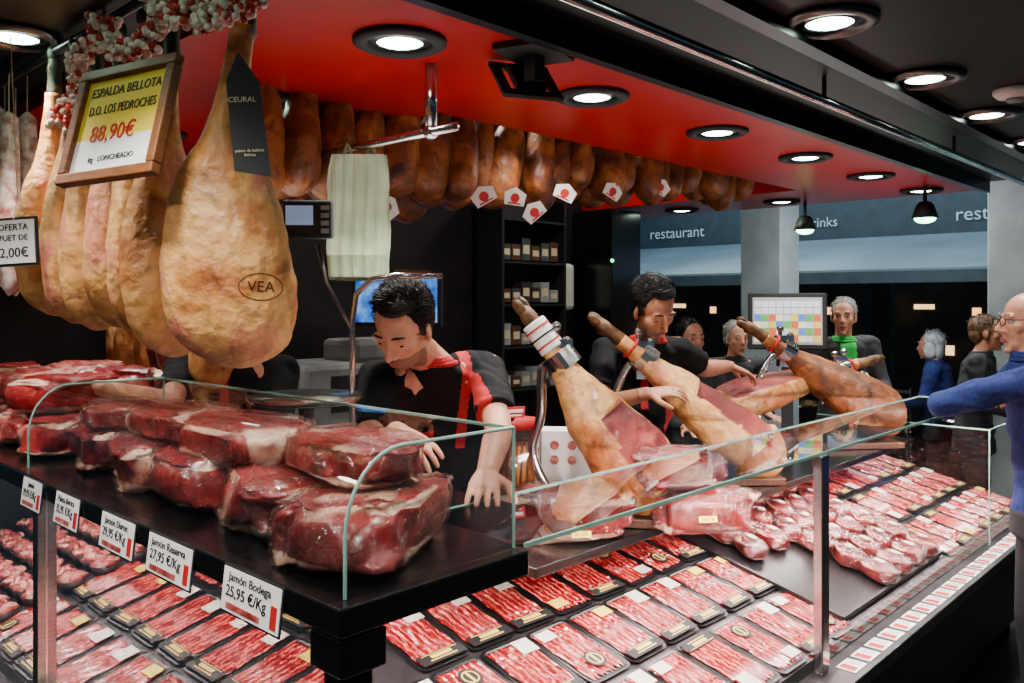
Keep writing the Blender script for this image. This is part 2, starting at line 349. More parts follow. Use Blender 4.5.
for u,v,e in ((-.9,.2,95),(-.5,-.7,90),(.6,-.9,60),(1.8,-1.0,35),(-.8,1.7,45)):
    spot(uv(u,v,2.44),e,160,(1,.92,.83),.8,.08)
for u,v,e in ((1.7,1.9,60),(2.9,1.8,60),(1.9,1.25,22),(3.9,2.4,36)):
    spot(uv(u,v,3.05 if v>1.3 else 2.38),e,150,(1,.93,.86),.8,.1)
pc=empty('pendant_spotlight',uv(4.6,.62,2.2),'small hanging can spotlight glowing faint green','lamp','hanging can spotlights')
g=G(); g.lathe([(.03,.1),(.05,.08),(.075,0),(.07,0),(.045,.07)],20); g.obj('can','matte',pc,smooth=True)
g=G(); g.ell((0,0,.0),(.06,.06,.03)); g.obj('lens','lensg',pc,smooth=True)
g=G(); g.tube([(0,0,.09),(0,0,.2)],.012); g.obj('stem','matte',pc)
dup(pc,Tr(*uv(5.0,.05,2.2))); dup(pc,Tr(*uv(4.9,1.5,2.2)))
sd=empty('smoke_detector',uv(2.62,-.3,2.45),'round white smoke detector on black ceiling','smoke detector')
g=G(); g.lathe([(.07,0),(.07,-.015),(.055,-.03),(.03,-.034)],24); g.obj('housing','dispw',sd,smooth=True)
g=G(); g.lathe([(.03,-.034),(.025,-.045),(.005,-.046)],16); g.obj('sensor','plastic',sd,smooth=True)
r=empty('ceiling_rail',uv(.6,.1,2.36),'polished steel tube running below the canopy edge','rail')
g=G(); g.tube([uv(.4,.12,2.37)-uv(.6,.1,2.36),uv(5.0,.12,2.37)-uv(.6,.1,2.36)],.016,12); g.obj('tube','chrome',r,smooth=True)
for u in (.6,2,3.4,4.8):
    g=G(); g.tube([uv(u,.12,2.37)-uv(.6,.1,2.36),uv(u,.12,2.45)-uv(.6,.1,2.36)],.008); g.obj('bracket','dchrome',r)
b=G(); b.box((2.5,.4,2.42),(5.1,.035,.09)); struct(b,'trim_3','beam',CM)
b=G(); b.box((2.5,-.02,2.44),(5.1,.05,.05)); struct(b,'trim_4','beam',CM)
ts=empty('track_spotlight',uv(2.2,-.62,2.44),'black track with two swivelling spotlights','lamp')
g=G(); g.box((0,0,-.012),(1.6,.04,.03)); g.obj('track','matte',ts,Rz(RZ))
for k in (-.4,.35):
    T=Rz(RZ)@Tr(k,0,-.1)@Rx(.6)
    g=G(); g.lathe([(.02,.06),(.035,.05),(.04,-.06),(.03,-.06)],16); g.obj('spot_head','matte',ts,T,smooth=True)
pb=empty('ceiling_bracket',uv(.98,.5,2.40),'black metal ceiling bracket with slotted plate','bracket')
g=G(); g.box((0,0,-.01),(.2,.16,.02)); g.obj('plate','matte',pb,Rz(RZ+.3),bevel=.003)
g=G(); g.box((0,0,-.05),(.04,.04,.08)); g.obj('stem','matte',pb,Rz(RZ))
g=G(); 
for k in range(4): g.box((-.075+.05*k,0,-.1),(.03,.16,.012))
g.box((0,-.075,-.1),(.18,.03,.014)); g.box((0,.075,-.1),(.18,.03,.014)); g.box((0,0,-.09),(.09,.12,.02))
g.obj('slotted_plate','matte',pb,Rz(.35)@Rx(.75),bevel=.002)
# ------------------------------------------------------------------ COUNTER
ct=empty('display_counter',CM,'corner glass display counter with black cabinet and steel posts','counter')
g=G(); g.prism([(.03,.03),(4.27,.03),(4.27,.82),(.82,.82),(.82,2.95),(.03,2.95)],0.1,.56); g.obj('cabinet','base',ct)
g=G(); g.prism([(.08,.08),(4.2,.08),(4.2,.78),(.78,.78),(.78,2.95),(.08,2.95)],0,.1); g.obj('plinth','matte',ct)
g=G(); g.prism([(-.1,-.1),(4.36,-.1),(4.36,.02),(.02,.02),(.02,2.95),(-.1,2.95)],.56,.6); g.obj('ledge','dchrome',ct,bevel=.004)
def dz(t): return .63+.24*t
g=G()
def q(pts,mi=0): g.add(pts,[(0,1,2,3)],mi)
q([(.02,.02,dz(.02)),(4.28,.02,dz(.02)),(4.28,.84,dz(.84)),(.84,.84,dz(.84))])
q([(.02,.02,dz(.02)),(.84,.84,dz(.84)),(.84,2.95,dz(.84)),(.02,2.95,dz(.02))])
q([(.02,.02,.56),(4.28,.02,.56),(4.28,.02,dz(.02)),(.02,.02,dz(.02))]); q([(.02,.02,.56),(.02,.02,dz(.02)),(.02,2.95,dz(.02)),(.02,2.95,.56)])
q([(.84,.84,.56),(.84,.84,dz(.84)),(4.28,.84,dz(.84)),(4.28,.84,.56)]); q([(.84,.84,.56),(.84,2.95,.56),(.84,2.95,dz(.84)),(.84,.84,dz(.84))])
q([(4.28,.02,.56),(4.28,.84,.56),(4.28,.84,dz(.84)),(4.28,.02,dz(.02))])
g.obj('deck','deck',ct)
def pane(name,pts,mat='glass'):
    g=G(); g.add(pts,[(0,1,2,3)]); return g.obj(name,mat,ct)
for a,b in ((.03,1.68),(1.72,3.48),(3.52,4.28)): pane('glass_panel',[(a,0,.6),(b,0,.6),(b,0,1.245 if a<3.5 else 1.12),(a,0,1.245 if a<3.5 else 1.12)])
for a,b in ((.03,1.31),(1.35,2.93)): pane('glass_panel',[(0,a,.6),(0,b,.6),(0,b,1.21),(0,a,1.21)])
pane('glass_panel',[(3.5,0,.6),(3.5,.8,.6),(3.5,.8,1.12),(3.5,0,1.12)])
pane('glass_top',[(.4,0,1.25),(3.5,0,1.25),(3.5,.3,1.25),(.4,.3,1.25)])
g=G()
g.box((1.95,0,1.249),(3.1,.006,.008)); g.box((1.95,.3,1.249),(3.1,.005,.007)); g.box((3.5,.15,1.249),(.006,.3,.008)); g.box((3.5,0,.86),(.006,.006,.52)); g.box((3.5,.4,1.12),(.005,.8,.006)); g.box((3.9,0,1.12),(.78,.005,.006))
g.obj('glass_edge','gedge',ct)
def post(u,v,w,mat,z1=1.245):
    g=G(); g.box((u,v,(.6+z1)/2),(w,w*.6,z1-.6)); return g.obj('post',mat,ct,bevel=.004)
post(1.70,0,.05,'chrome'); post(0,1.33,.05,'chrome',1.21)
g=G(); g.box((.02,.02,.9),(.055,.055,.6)); g.box((.02,.02,1.17),(.085,.085,.06)); o=g.obj('post','black',ct,bevel=.004); o['label']='black corner post'
g=G(); g.prism([(-.03,-.03),(.38,-.03),(.40,.1),(.62,.2),(.62,2.95),(-.03,2.95)],1.205,1.25); g.obj('upper_shelf','black',ct,bevel=.004)
g=G(); g.box((2.35,.635,.985),(2.9,.43,.03)); g.obj('service_shelf','black',ct,bevel=.004)
for u in (.95,1.7,2.5,3.3,3.75): g=G(); g.box((u,.8,.9),(.04,.03,.15)); g.obj('support','black',ct)
for v in (1.3,2.1,2.8): g=G(); g.box((.6,v,1.02),(.03,.04,.37)); g.obj('support','black',ct)
g=G(); g.box((2.35,.45,.967),(2.8,.02,.006)); g.obj('led_strip','tube',ct)
g=G(); g.box((.1,1.5,1.2),(.02,2.7,.008)); g.obj('led_strip','tube',ct)
def area(p,rotM,sx,sy,e,c=(1,.84,.82)):
    l=bpy.data.lights.new('case_or_fill_lamp','AREA'); l.shape='RECTANGLE'; l.size=sx; l.size_y=sy; l.energy=e; l.color=c
    o=bpy.data.objects.new('case_or_fill_lamp',l); COL.objects.link(o); o.matrix_world=CM@Tr(*p)@rotM; return o
area((1.3,.06,1.235),Rx(.35),2.2,.03,42); area((3.2,.06,1.235),Rx(.35),1.8,.03,38)
area((.06,1.3,1.20),Ry(-.35)@Rz(math.pi/2),2.6,.03,48)
area((2.35,.46,.962),Rx(-.1),2.8,.03,18)
area((.35,1.3,1.20),Rz(math.pi/2),2.4,.03,28)
area((2.7,.78,1.85),Rx(math.pi),4.4,.3,9,(1,.90,.88)); area((.75,1.7,1.85),Rx(math.pi),.3,2.2,4,(1,.90,.88))  # unseen upward fill lamps, added to brighten the red soffit; no fixture there
tl=empty('shelf_label',uv(1.8,-.05,.601),'small printed price card lying on the steel ledge','label','price cards on the steel ledge')
g=G(); g.box((0,0,.001),(.085,.06,.002)); g.obj('card','white',tl,Rz(RZ)); g=G(); g.box((-.02,0,.0025),(.03,.045,.001)); g.obj('coloured_print','redp',tl,Rz(RZ)); g=G(); g.box((.02,0,.0025),(.03,.03,.001)); g.obj('printed_text','lab',tl,Rz(RZ))
for i in range(1,22): dup(tl,Tr(*uv(1.8+.11*i,-.05,.601)))
# ------------------------------------------------------------------ MEAT PACKS
def pack(var):
    e=empty('sliced_ham_pack',Tr(0,0,0),['black tray of sliced cured ham with round dark sticker','black tray of sliced cured ham with white price label','black tray of sliced cured ham with yellow label'][var],'meat pack','sliced ham packs in the display')
    g=G(); w,h=.131,.087
    rr=[]
    for z,k in ((0,.94),(.004,1),(.006,1),(.0062,.94),(.004,.9)):
        ring=[]
        for j in range(28):
            a=2*math.pi*j/28; c,s=math.cos(a),math.sin(a)
            ring.append(V((math.copysign(abs(c)**.22,c)*w*k,math.copysign(abs(s)**.22,s)*h*k,z)))
        rr.append(ring)
    g.loft(rr); g.obj('tray','tray',e)
    g=G(); nx,ny=30,24; vs=[];fs=[]; nb=[6,5,7][var]
    for i in range(nx+1):
        for j in range(ny+1):
            x=(-.5+i/nx)*.222; y=(-.5+j/ny)*.144; f=((j*nb/ny+.3*math.sin(i*.35+var))%1)
            ex=.007*math.sin(j*2.1+var)*(1 if i in(0,nx) else 0)
            vs.append((x+ex,y+.002*math.sin(i*.5+j),.006+.006*f*(0.3 if i in (0,nx) or j in(0,ny) else 1)))
    for i in range(nx):
        for j in range(ny): a=i*(ny+1)+j; fs.append((a,a+ny+1,a+ny+2,a+1))
    g.add(vs,fs); g.obj('ham_slices','slice',e)
    z0=.0135
    g=G(); g.box((0,0,z0),(.040+.018*(var==1),.058,.0012),0); g.obj('price_label',['lab','lab','laby'][var],e,Tr(.085,-.045 if var else .04,0))
    g=G()
    if var==0: g.lathe([(.032,z0),(.032,z0+.0013),(.001,z0+.0013)],20); g.obj('brand_label','ink',e,Tr(-.06,0,0))
    else: g.box((0,0,z0),(.040,.15,.0012)); g.obj('brand_label','ink',e,Tr(-.101,0,0))
    g=G(); 
    if var==0: g.lathe([(.024,z0+.0015),(.024,z0+.0018),(.020,z0+.0018),(.020,z0+.0015)],20,cap=False); g.box((0,0,z0+.0015),(.036,.008,.001)); g.obj('label_print','gold',e,Tr(-.06,0,0))
    else:
        g.box((.004,0,z0+.001),(.012,.07,.0006)); g.box((-.009,0,z0+.001),(.004,.09,.0006)); g.box((.015,.0,z0+.001),(.002,.12,.0006)); g.obj('label_print','gold',e,Tr(-.101,0,0))
    return e
PK=[pack(i) for i in range(3)]
used=[False]*3
def put_pack(u,v,wing):
    i=random.choice([0,1,1,2]); k=v if wing=='R' else u
    sl=math.atan(.24); jit=random.uniform(-.04,.04)
    if wing=='R': T=CM@Tr(u,v,dz(k)+.003)@Rx(sl)@Rz(math.pi/2+jit+(math.pi if random.random()<.3 else 0))
    else: T=CM@Tr(u,v,dz(k)+.003)@Ry(-sl)@Rz(jit)
    if not used[i]: used[i]=True; PK[i].matrix_world=T
    else: dup(PK[i],T)
for ui in range(11):
    for v in (.15,.415,.68):
        u=.18+.1765*ui
        if u>=v-.05 and u<2.02: put_pack(u,v,'R')
for vi in range(10):
    for u in (.15,.415,.68):
        v=.375+.1765*vi
        if v-.09>=u+.12 and v<1.97: put_pack(u,v,'L')
for ui in range(7):
    for v in (.15,.415,.68): put_pack(3.13+.1765*ui,v,'R')
# ------------------------------------------------------------------ MEAT SLABS
def slabgeo(L,W,H,seed,taper=.25,lump=.17,sub=5,sq=.4,fatb=0,pw=.62):
    bm=bmesh.new(); bmesh.ops.create_icosphere(bm,subdivisions=sub,radius=1)
    vs=[];at=[]; so=V((seed*3.1,seed*1.7,seed*.9))
    for v in bm.verts:
        n=v.co.normalized(); p=[math.copysign(abs(n.x)**pw,n.x),math.copysign(abs(n.y)**pw,n.y),math.copysign(abs(n.z)**sq,n.z)]
        k=1+lump*1.6*noise.noise(n*1.3+so)+lump*.7*noise.noise(n*3.5+so)+lump*.25*noise.noise(n*11+so)
        tp=1-taper*(p[0]+1)/2
        x=p[0]*L/2*k; y=p[1]*W/2*k*tp
        z=p[2]*H/2*(1+lump*1.2*noise.noise(V((n.x*1.6,n.y*1.6,0))+so*1.3)+lump*.8*noise.noise(n*6+so*1.1))*(1-.2*taper*(p[0]+1))
        vs.append(V((x,y,z))); r=math.sqrt(n.x**2+n.y**2)
        ang=noise.noise(V((n.x*1.1,n.y*1.1,seed*7.3+n.z)))
        side=noise.noise(V((n.x*.8,n.y*.8,seed*1.9)))
        rim=(.40+1.3*side if (.80<r<.975 and n.z>0) else 0)
        f=.12+.75*ang+fatb+max(0,rim)+(.34 if n.z<-.2 else 0)
        at.append(max(0,min(1,f)))
    fs=[tuple(v.index for v in f.verts) for f in bm.faces]; bm.free()
    mz=min(v.z for v in vs)*.85
    for v in vs: v.z=max(v.z,mz)-mz
    g=G(); g.add(vs,fs); g.att=('fat',at); return g
def slab(name,label,T,L,W,H,seed,mat='meat',cat='meat',group=None,wrap=False,**k):
    g=slabgeo(L,W,H,seed,**k); o=g.obj(name,mat,None,T,smooth=True); meta(o,label,cat,group)
    if wrap:
        w=slabgeo(L+.014,W+.014,H+.010,seed,**k); w.att=None; w.obj('plastic_wrap','wrap',o,smooth=True)
    return o
def sticker(slabo,T,s,bg='yellow'):
    g=G(); g.box((0,0,0),(.055,.018,.001)); g.obj('sticker',bg,slabo,T); 
    txt(slabo,s,.014,'ink',T@Tr(0,0,.001))
gp='boneless hams in the glass case'
for i,(u,v,z,L,W,H,yaw,pit) in enumerate([(.19,.19,1.252,.34,.27,.12,.45,0),(.18,.48,1.252,.34,.27,.12,1.25,0),(.18,.77,1.252,.33,.27,.12,1.5,0),(.19,1.05,1.252,.31,.27,.12,1.35,0),(.19,1.32,1.252,.24,.26,.12,1.6,0),
      (.23,.31,1.36,.40,.21,.09,1.35,.05),(.20,.69,1.36,.36,.22,.09,1.7,-.04),(.22,1.05,1.36,.34,.22,.085,1.5,.04),(.2,1.33,1.36,.22,.2,.07,1.,0)]):
    slab('boneless_ham','block of deep red cured ham in clear plastic wrap',CM@Tr(u,v,z)@Rz(yaw)@Ry(pit)@Rx(.05*((i%3)-1)),L,W,H,i+1,group=gp,fatb=.02,wrap=True)
gc=empty('glass_meat_case',CM@Tr(.2,.72,1.251),'curved clear glass case standing on the black shelf','glass case')
prof=[(-.2,0),(-.2,.07)]+[(-.2+.11*(1-math.cos(a)),.09+.13*math.sin(a)) for a in [math.pi/2*i/8 for i in range(9)]]+[(.17,.22)]
g=G(); vs=[];fs=[]
for x,z in prof: vs+= [(x,-.72,z),(x,.74,z)]
for i in range(len(prof)-1): fs.append((2*i,2*i+1,2*i+3,2*i+2))
g.add(vs,fs); g.obj('curved_pane','glass',gc,smooth=True)
for s in (-.72,.74):
    g=G(); pts=[(x,s,z) for x,z in prof]+[(.17,s,0)]; g.add(pts,[tuple(range(len(pts)))]); g.obj('end_pane','glass',gc)
    g=G(); g.tube(pts[:-1],.0032,6); g.obj('pane_edge','gedge',gc); g=G(); g.tube([(.17,s,.22),(.17,s,0)],.0032,6); g.obj('pane_edge','gedge',gc)
g=G(); g.box((.17,.01,.218),(.005,1.46,.006)); g.obj('pane_edge','gedge',gc)
a=slab('boneless_ham','slab of marbled ham with yellow sticker on the service shelf',CM@Tr(1.17,.56,1.0)@Rz(-RZ+.05),.42,.24,.15,21,fatb=.08,wrap=True); sticker(a,face((.04,-.136,.045),(0,-1,.3)),'7x 22€')
b=slab('boneless_ham','dark red block of cured ham at the bottom of a stack',Tr(.585,2.60,1.0)@Rz(.1),.32,.21,.13,23,fatb=-.12,wrap=True); sticker(b,face((-.02,-.125,.06),(0,-1,.3)),'7x 21€')
c=slab('boneless_ham','dark red block of cured ham on top of another block',Tr(.50,2.58,1.135)@Rz(.15),.28,.19,.12,25,fatb=-.12,wrap=True)
base=[]
for s in range(3):
    o=slab('cured_meat_piece','small vacuum packed piece of cured meat with printed label',Tr(0,0,0),.13,.095,.06,40+s,mat='meat',group='small cured pieces on the black tray',fatb=-.12,sub=4,lump=.12,sq=.55,wrap=True)
    g=G(); g.box((0,0,0),(.04,.026,.001)); g.obj('label','lab',o,Tr(.0,.0,.066)@Ry(.1))
    base.append(o)
k=0
tr_=empty('black_meat_tray',CM@Tr(2.5,.43,dz(.43)+.004)@Rx(math.atan(.24)),'wide black tray under small cured pieces','tray')
g=G(); g.box((0,0,.004),(1.0,.76,.008)); g.box((0,-.38,.012),(1.0,.012,.02)); g.box((0,.38,.012),(1.0,.012,.02)); g.box((-.5,0,.012),(.012,.76,.02)); g.box((.5,0,.012),(.012,.76,.02)); g.obj('pan','tray',tr_,bevel=.002)
for i in range(6):
    for j in range(6):
        u=2.15+.155*i+random.uniform(-.01,.01); v=.12+.118*j
        if i<2 and j<3: continue
        T=CM@Tr(u,v,dz(v)+.018)@Rx(math.atan(.24))@Rz(random.uniform(-.5,.5)+1.0)
        if k<3: base[k].matrix_world=T
        else: dup(base[k%3],T)
        k+=1
cu=empty('meat_cup',Tr(0,0,0),'dark paper cup heaped with chunks of cured meat','meat cup','paper cups of diced meat')
g=G(); g.lathe([(.035,0),(.05,.035),(.048,.035),(.034,.004)],16); g.obj('cup','cup',cu,smooth=True)
for kk in range(5):
    gg=slabgeo(.055,.04,.035,60+kk,sub=2,lump=.3,fatb=.05,sq=.8,pw=.9); gg.obj('meat_chunk','meatpink',cu,Tr(.024*math.cos(kk*1.3),.024*math.sin(kk*1.3),.022+.007*kk)@Rz(kk)@Rx(kk*.7),smooth=True)
k=0
for i in range(9):
    for j in range(7):
        v=2.05+.1*i; u=.09+.11*j; T=CM@Tr(u,v,dz(u)+.004)@Rz(i*j*1.7)
        if k==0: cu.matrix_world=T
        else: dup(cu,T)
        k+=1
# ------------------------------------------------------------------ PRICE CARDS on shelf front
def price(v,l1,l2,w=.185,h=.072):
    T=face(uv(-.036,v,1.208),-RU); T=T@Rx(-.12)
    e=empty('price_card',T,'white price card reading %s'%l2,'price tag','price cards on the shelf edge')
    g=G(); g.box((0,0,-.0015),(w+.008,h+.008,.002)); g.obj('backing','matte',e)
    g=G(); g.box((0,0,0),(w,h,.002)); g.obj('card','white',e)
    k=w/.185
    txt(e,l1,.020,'ink',Tr(-.005,.022,.0015),k*1.2); txt(e,l2,.026,'ink',Tr(-.014*k,-.002,.0015),k*1.12)
    g=G(); g.box((-.02*k,-.026,.0015),(.11*k,.010,.001)); g.obj('printed_band','meatpink',e)
    g=G(); g.box((.076*k,-.012,.0015),(.018,.036,.001)); g.obj('colour_mark','redp',e)
price(.216,'Jamón Bodega','25,95 €/Kg'); price(.522,'Jamón Reserva','27,95 €/Kg'); price(.77,'Jamón Duroc','29,95 €/Kg',.17); price(1.066,'Paleta Ibérica','35,95 €/Kg',.15); price(1.316,'Jamón','39,95 €/Kg',.14)
# ------------------------------------------------------------------ HAMS
TT=[0,.05,.12,.2,.28,.33,.39,.46,.54,.62,.72,.82,.90,.95,.985,1]; RR=[.026,.027,.025,.030,.038,.048,.066,.090,.109,.122,.133,.136,.123,.098,.058,.008]
def interp(t):
    t=min(max(t,0),1)
    for i in range(len(TT)-1):
        if t<=TT[i+1]:
            k=(t-TT[i])/(TT[i+1]-TT[i]); return RR[i]+(RR[i+1]-RR[i])*k
    return RR[-1]
def hamgeo(L,s,seed,flat=.68,cut=None,N=60,S=40,thick=0):
    rings=[];at=[]
    for i in range(N):
        w=i/(N-1); t=.06+.94*w
        if i>N-8: t=1-(1-(.06+.94*(N-8)/(N-1)))*((N-1-i)/7)**1.5
        r=sum(interp(t+d) for d in (-.02,-.01,0,.01,.02))/5*s+thick*max(0,1-abs(t-.34)/.24)
        if i==N-1: r=.01
        fl=1+(flat-1)*min(1,max(0,(t-.2)/.3)); ring=[]
        cx=.022*s*math.sin(math.pi*t*1.2)
        for j in range(S):
            a=2*math.pi*j/S; n=V((math.cos(a),math.sin(a),t*3))
            k=1+.11*noise.noise(n*1.1+V((seed,seed*2,0)))+.055*noise.noise(n*3.2+V((seed,0,0)))+.03*noise.noise(n*9+V((seed,0,0)))
            x=math.cos(a)*r*k*(1+.05*math.cos(a)*(t>.4))+cx; y=math.sin(a)*r*fl*k
            c=0
            if cut and cut[0]<t<cut[1]:
                lim=cut[2]*r
                if y>lim: y=lim+.15*(y-lim)+.004*noise.noise(V((x*30,t*20,seed))); c=1
            ring.append(V((x,y,-t*L))); at.append(c)
        rings.append(ring)
    g=G(); g.loft(rings); g.att=('cut',at); return g
def hoofgeo(L,s):
    g=G()
    g.lathe([(.010*s,.075),(.02*s,.06),(.024*s,.03),(.022*s,0),(.025*s,-.03),(.026*s,-.07*L-.01)],14)
    g.ell((.012*s,0,.075),(.012*s,.018*s,.03*s)); g.ell((-.012*s,0,.075),(.012*s,.018*s,.03*s)); g.ell((0,-.02*s,.03),(.01*s,.012*s,.02*s))
    return g
def ham(T,L,s,seed,mat,label,group=None,flat=.68,cut=None,hoof='hoof',name='cured_ham',thick=0):
    e=empty(name,T,label,'ham',group)
    hamgeo(L,s,seed,flat,cut,thick=thick).obj('ham_body',mat,e,smooth=True); hoofgeo(L,s).obj('hoof',hoof,e,smooth=True); return e
rowp=[(0,1.566,.96,.735,0),(.29,1.575,.80,.71,.7),(.44,1.62,.74,.68,1.0),(.58,1.635,.76,.67,1.1),(.73,1.625,.8,.69,1.0),(.88,1.64,.78,.69,1.0),(1.05,1.66,.8,.68,.8)]
b0=V((-.56,1.7,0)); hangs=[]
for i,(t,zb,s,L,yaw) in enumerate(rowp):
    p=b0+LV*t; top=V((p.x,p.y,zb+L))
    if i==0: top.x+=.02
    yh=Rz(yaw)@(-p.normalized())
    T=frame(top,(0.03 if i==0 else 0,0,1),yh)
    h=ham(T,L,s,i*1.7+.3,'hamgold','golden cured ham with mottled rind hanging by its dark hoof','cured hams hanging over the counter')
    if i==0: h['label']='large golden cured ham with oval stamp on its rind'
    g=G(); g.tube([(0,0,-.02),(.02,0,.03),(0,0,.09),(-.02,0,.03),(0,0,-.02)],.004,6); g.tube([(0,0,.08),(0,0,2.42-(zb+L))],.003,6); g.obj('rope','rope',h)
    hangs.append(h)
h=hangs[0]
bodyo=[c for c in h.children if c.name.startswith('ham_body')][0]
o=txt(h,'VEA',.03,'woodd',face((-.045,.2,-.57),(0,1,0)),name='stamp')
me=o.data.copy(); o.data=me
bm=bmesh.new(); bm.from_mesh(me); 
ov=G(); ov.tube([(.042*math.cos(a),.026*math.sin(a),0) for a in [2*math.pi*i/36 for i in range(36)]],.0011,6,closed=True)
vv=[bm.verts.new(p) for p in ov.v]
for f in ov.f: bm.faces.new([vv[i] for i in f])
bm.to_mesh(me); bm.free()
sw=o.modifiers.new('wrap','SHRINKWRAP'); sw.target=bodyo; sw.wrap_method='PROJECT'; sw.use_project_z=True; sw.use_negative_direction=True; sw.use_positive_direction=True; sw.offset=.0008
rl=empty('hanging_rail',uv(.1,.3,2.42),'dark steel rail carrying the hanging hams','rail')
g=G(); a=uv(.1,.3,2.42); g.tube([V((0,0,0)),uv(.1,2.9,2.42)-a],.012,10); g.obj('bar','dchrome',rl,smooth=True)
for v in (.35,1.2,2.1): g=G(); g.tube([uv(.1,v,2.42)-a,uv(.1,v,2.45)-a],.006); g.obj('hanger','dchrome',rl)
def braid(pts,label,seed):
    rnd=random.Random(seed); P=[V(p) for p in pts]; g=G(); n=34
    for i in range(n):
        t=i/(n-1)*(len(P)-1); k=min(int(t),len(P)-2); p=P[k].lerp(P[k+1],t-k)
        for q in range(5):
            a=rnd.uniform(0,6.28); off=V((math.cos(a)*.020,math.sin(a)*.020,rnd.uniform(-.014,.014)))
            g.ell(p+off,(.0085,.0085,.008),mi=rnd.choice([0,0,1]),nu=8,nv=6)
    g.tube(P,.006,6,mi=0); o=g.obj('garlic_string',['garlic','pepper'],None,smooth=True); o['kind']='stuff'; meta(o,label,'garlic string')
lb='red and white netted cord string tied round ham hoofs'
braid([(-1.02,1.88,2.10),(-1.0,1.95,2.18),(-.93,1.8,2.22),(-.84,1.75,2.28)],lb,1)
braid([(-.76,1.66,2.33),(-.66,1.6,2.25),(-.58,1.56,2.21),(-.5,1.60,2.27),(-.47,1.62,2.34)],lb,2)
braid([(-.88,1.78,2.30),(-.8,1.7,2.20),(-.72,1.66,2.21),(-.66,1.64,2.3)],lb,3)
braid([(-.69,1.62,2.34),(-.62,1.57,2.26),(-.53,1.58,2.24),(-.49,1.62,2.30)],lb,4)
sp_=uv(-.09,.62,2.05); nn=(-RU*.85+V((-sp_.x,-sp_.y,0)).normalized()*.3+V((0,0,.28))).normalized()
sg=empty('framed_price_sign',face(sp_,nn)@Rz(.03),'wooden framed sign with yellow and white paper hung on hams','sign')
W_,H_=.25,.225
t=.022
for k,(c_,d_) in enumerate((((0,H_/2,0),(W_+t,t,.022)),((0,-H_/2,0),(W_+t,t,.022)),((W_/2,0,0),(t,H_-t,.022)),((-W_/2,0,0),(t,H_-t,.022)))):
    g=G(); g.box(c_,d_); g.obj('frame_side','wood',sg,bevel=.003)
g=G(); g.box((0,.035,-.002),(W_-.02,.13,.004)); g.obj('yellow_paper','yellow',sg); g=G(); g.box((0,-.068,-.002),(W_-.02,.076,.004)); g.obj('white_paper','white',sg)
txt(sg,'ESPALDA BELLOTA',.028,'ink',Tr(0,.072,.001),.84); txt(sg,'D.O. LOS PEDROCHES',.028,'ink',Tr(0,.032,.001),.69); txt(sg,'88,90€',.05,'redp',Tr(-.01,-.022,.0015),.9); txt(sg,'kg   LONCHEADO',.016,'ink',Tr(0,-.075,.001))
tg=empty('hang_tag',face((-.495,1.575,2.05),(.1,-1,0))@Rz(.15),'black folded product tag with pale lettering tied to a ham','tag')
g=G(); g.prism([(-.04,-.1),(.025,-.12),(.03,.06),(.0,.12),(-.03,.07)],-.001,.001); g.obj('card','matte',tg)
txt(tg,'CEURAL',.014,'cream',Tr(-.006,.03,.002)@Rz(-.1)); txt(tg,'paleta de bellota\nibérica',.008,'cream',Tr(-.007,-.07,.002)@Rz(-.1))
# rear row hams
rt=ham(Tr(0,0,0),.62,.90,5.5,'hambrown','brown cured ham hanging in the rear row','cured hams hanging in the rear row',flat=.68)
rt2=ham(Tr(0,0,0),.60,.82,8.1,'hambrown','brown cured ham hanging in the rear row','cured hams hanging in the rear row',flat=.75)
rt3=ham(Tr(0,0,0),.58,.94,3.4,'hambrown','brown cured ham hanging in the rear row','cured hams hanging in the rear row',flat=.62)
RT=(rt,rt2,rt3)
for i in range(44):
    u=.70+.078*i; v=1.43+.11*(i%2)+random.uniform(-.02,.02); zb=2.0+.0068*i+random.uniform(-.03,.035)
    L=.61; p=uv(u,v,zb+L); T=Tr(*p)@Ry(random.uniform(.02,.28))@Rx(random.uniform(-.14,.1))@Rz(random.uniform(.9,2.2))
    if i<3: RT[i].matrix_world=T
    else: dup(RT[random.randrange(3)],T)
for i in range(8):
    v=1.72+.13*i; u=1.5; p=uv(u,v,2.04+.61); dup(RT[i%3],Tr(*p)@Ry(random.uniform(-.1,.1))@Rz(random.uniform(0,2)))
rr=empty('rear_ham_rail',uv(.8,1.5,2.78),'dark steel rail above the rear row of hams','rail'); a=uv(.8,1.5,2.78)
g=G(); g.tube([uv(1.35,1.5,2.78)-a,uv(4.2,1.5,2.78)-a],.012); g.obj('bar','dchrome',rr)
lt=empty('ham_tag',Tr(0,0,0),'small white paper tag with red logo hanging below a ham','tag','paper tags below the rear hams')
g=G(); g.prism([(-.045,-.03),(.045,-.03),(.05,.02),(0,.045),(-.05,.02)],-.001,.001); g.obj('card','white',lt); g=G(); g.lathe([(.02,.0012),(.02,.002),(.001,.002)],16); g.box((0,-.022,.0015),(.06,.006,.001)); g.obj('logo','redp',lt)
for i,(u,v,z) in enumerate(((1.12,1.34,2.04),(1.6,1.33,2.12),(1.78,1.33,2.13),(2.1,1.33,2.18),(2.45,1.33,2.22),(2.85,1.33,2.28),(1.9,1.33,2.08))):
    T=face(uv(u,v,z),(random.uniform(-.5,.5),-1,-.2))@Rz(random.uniform(-.8,.8))
    if i==0: lt.matrix_world=T
    else: dup(lt,T)
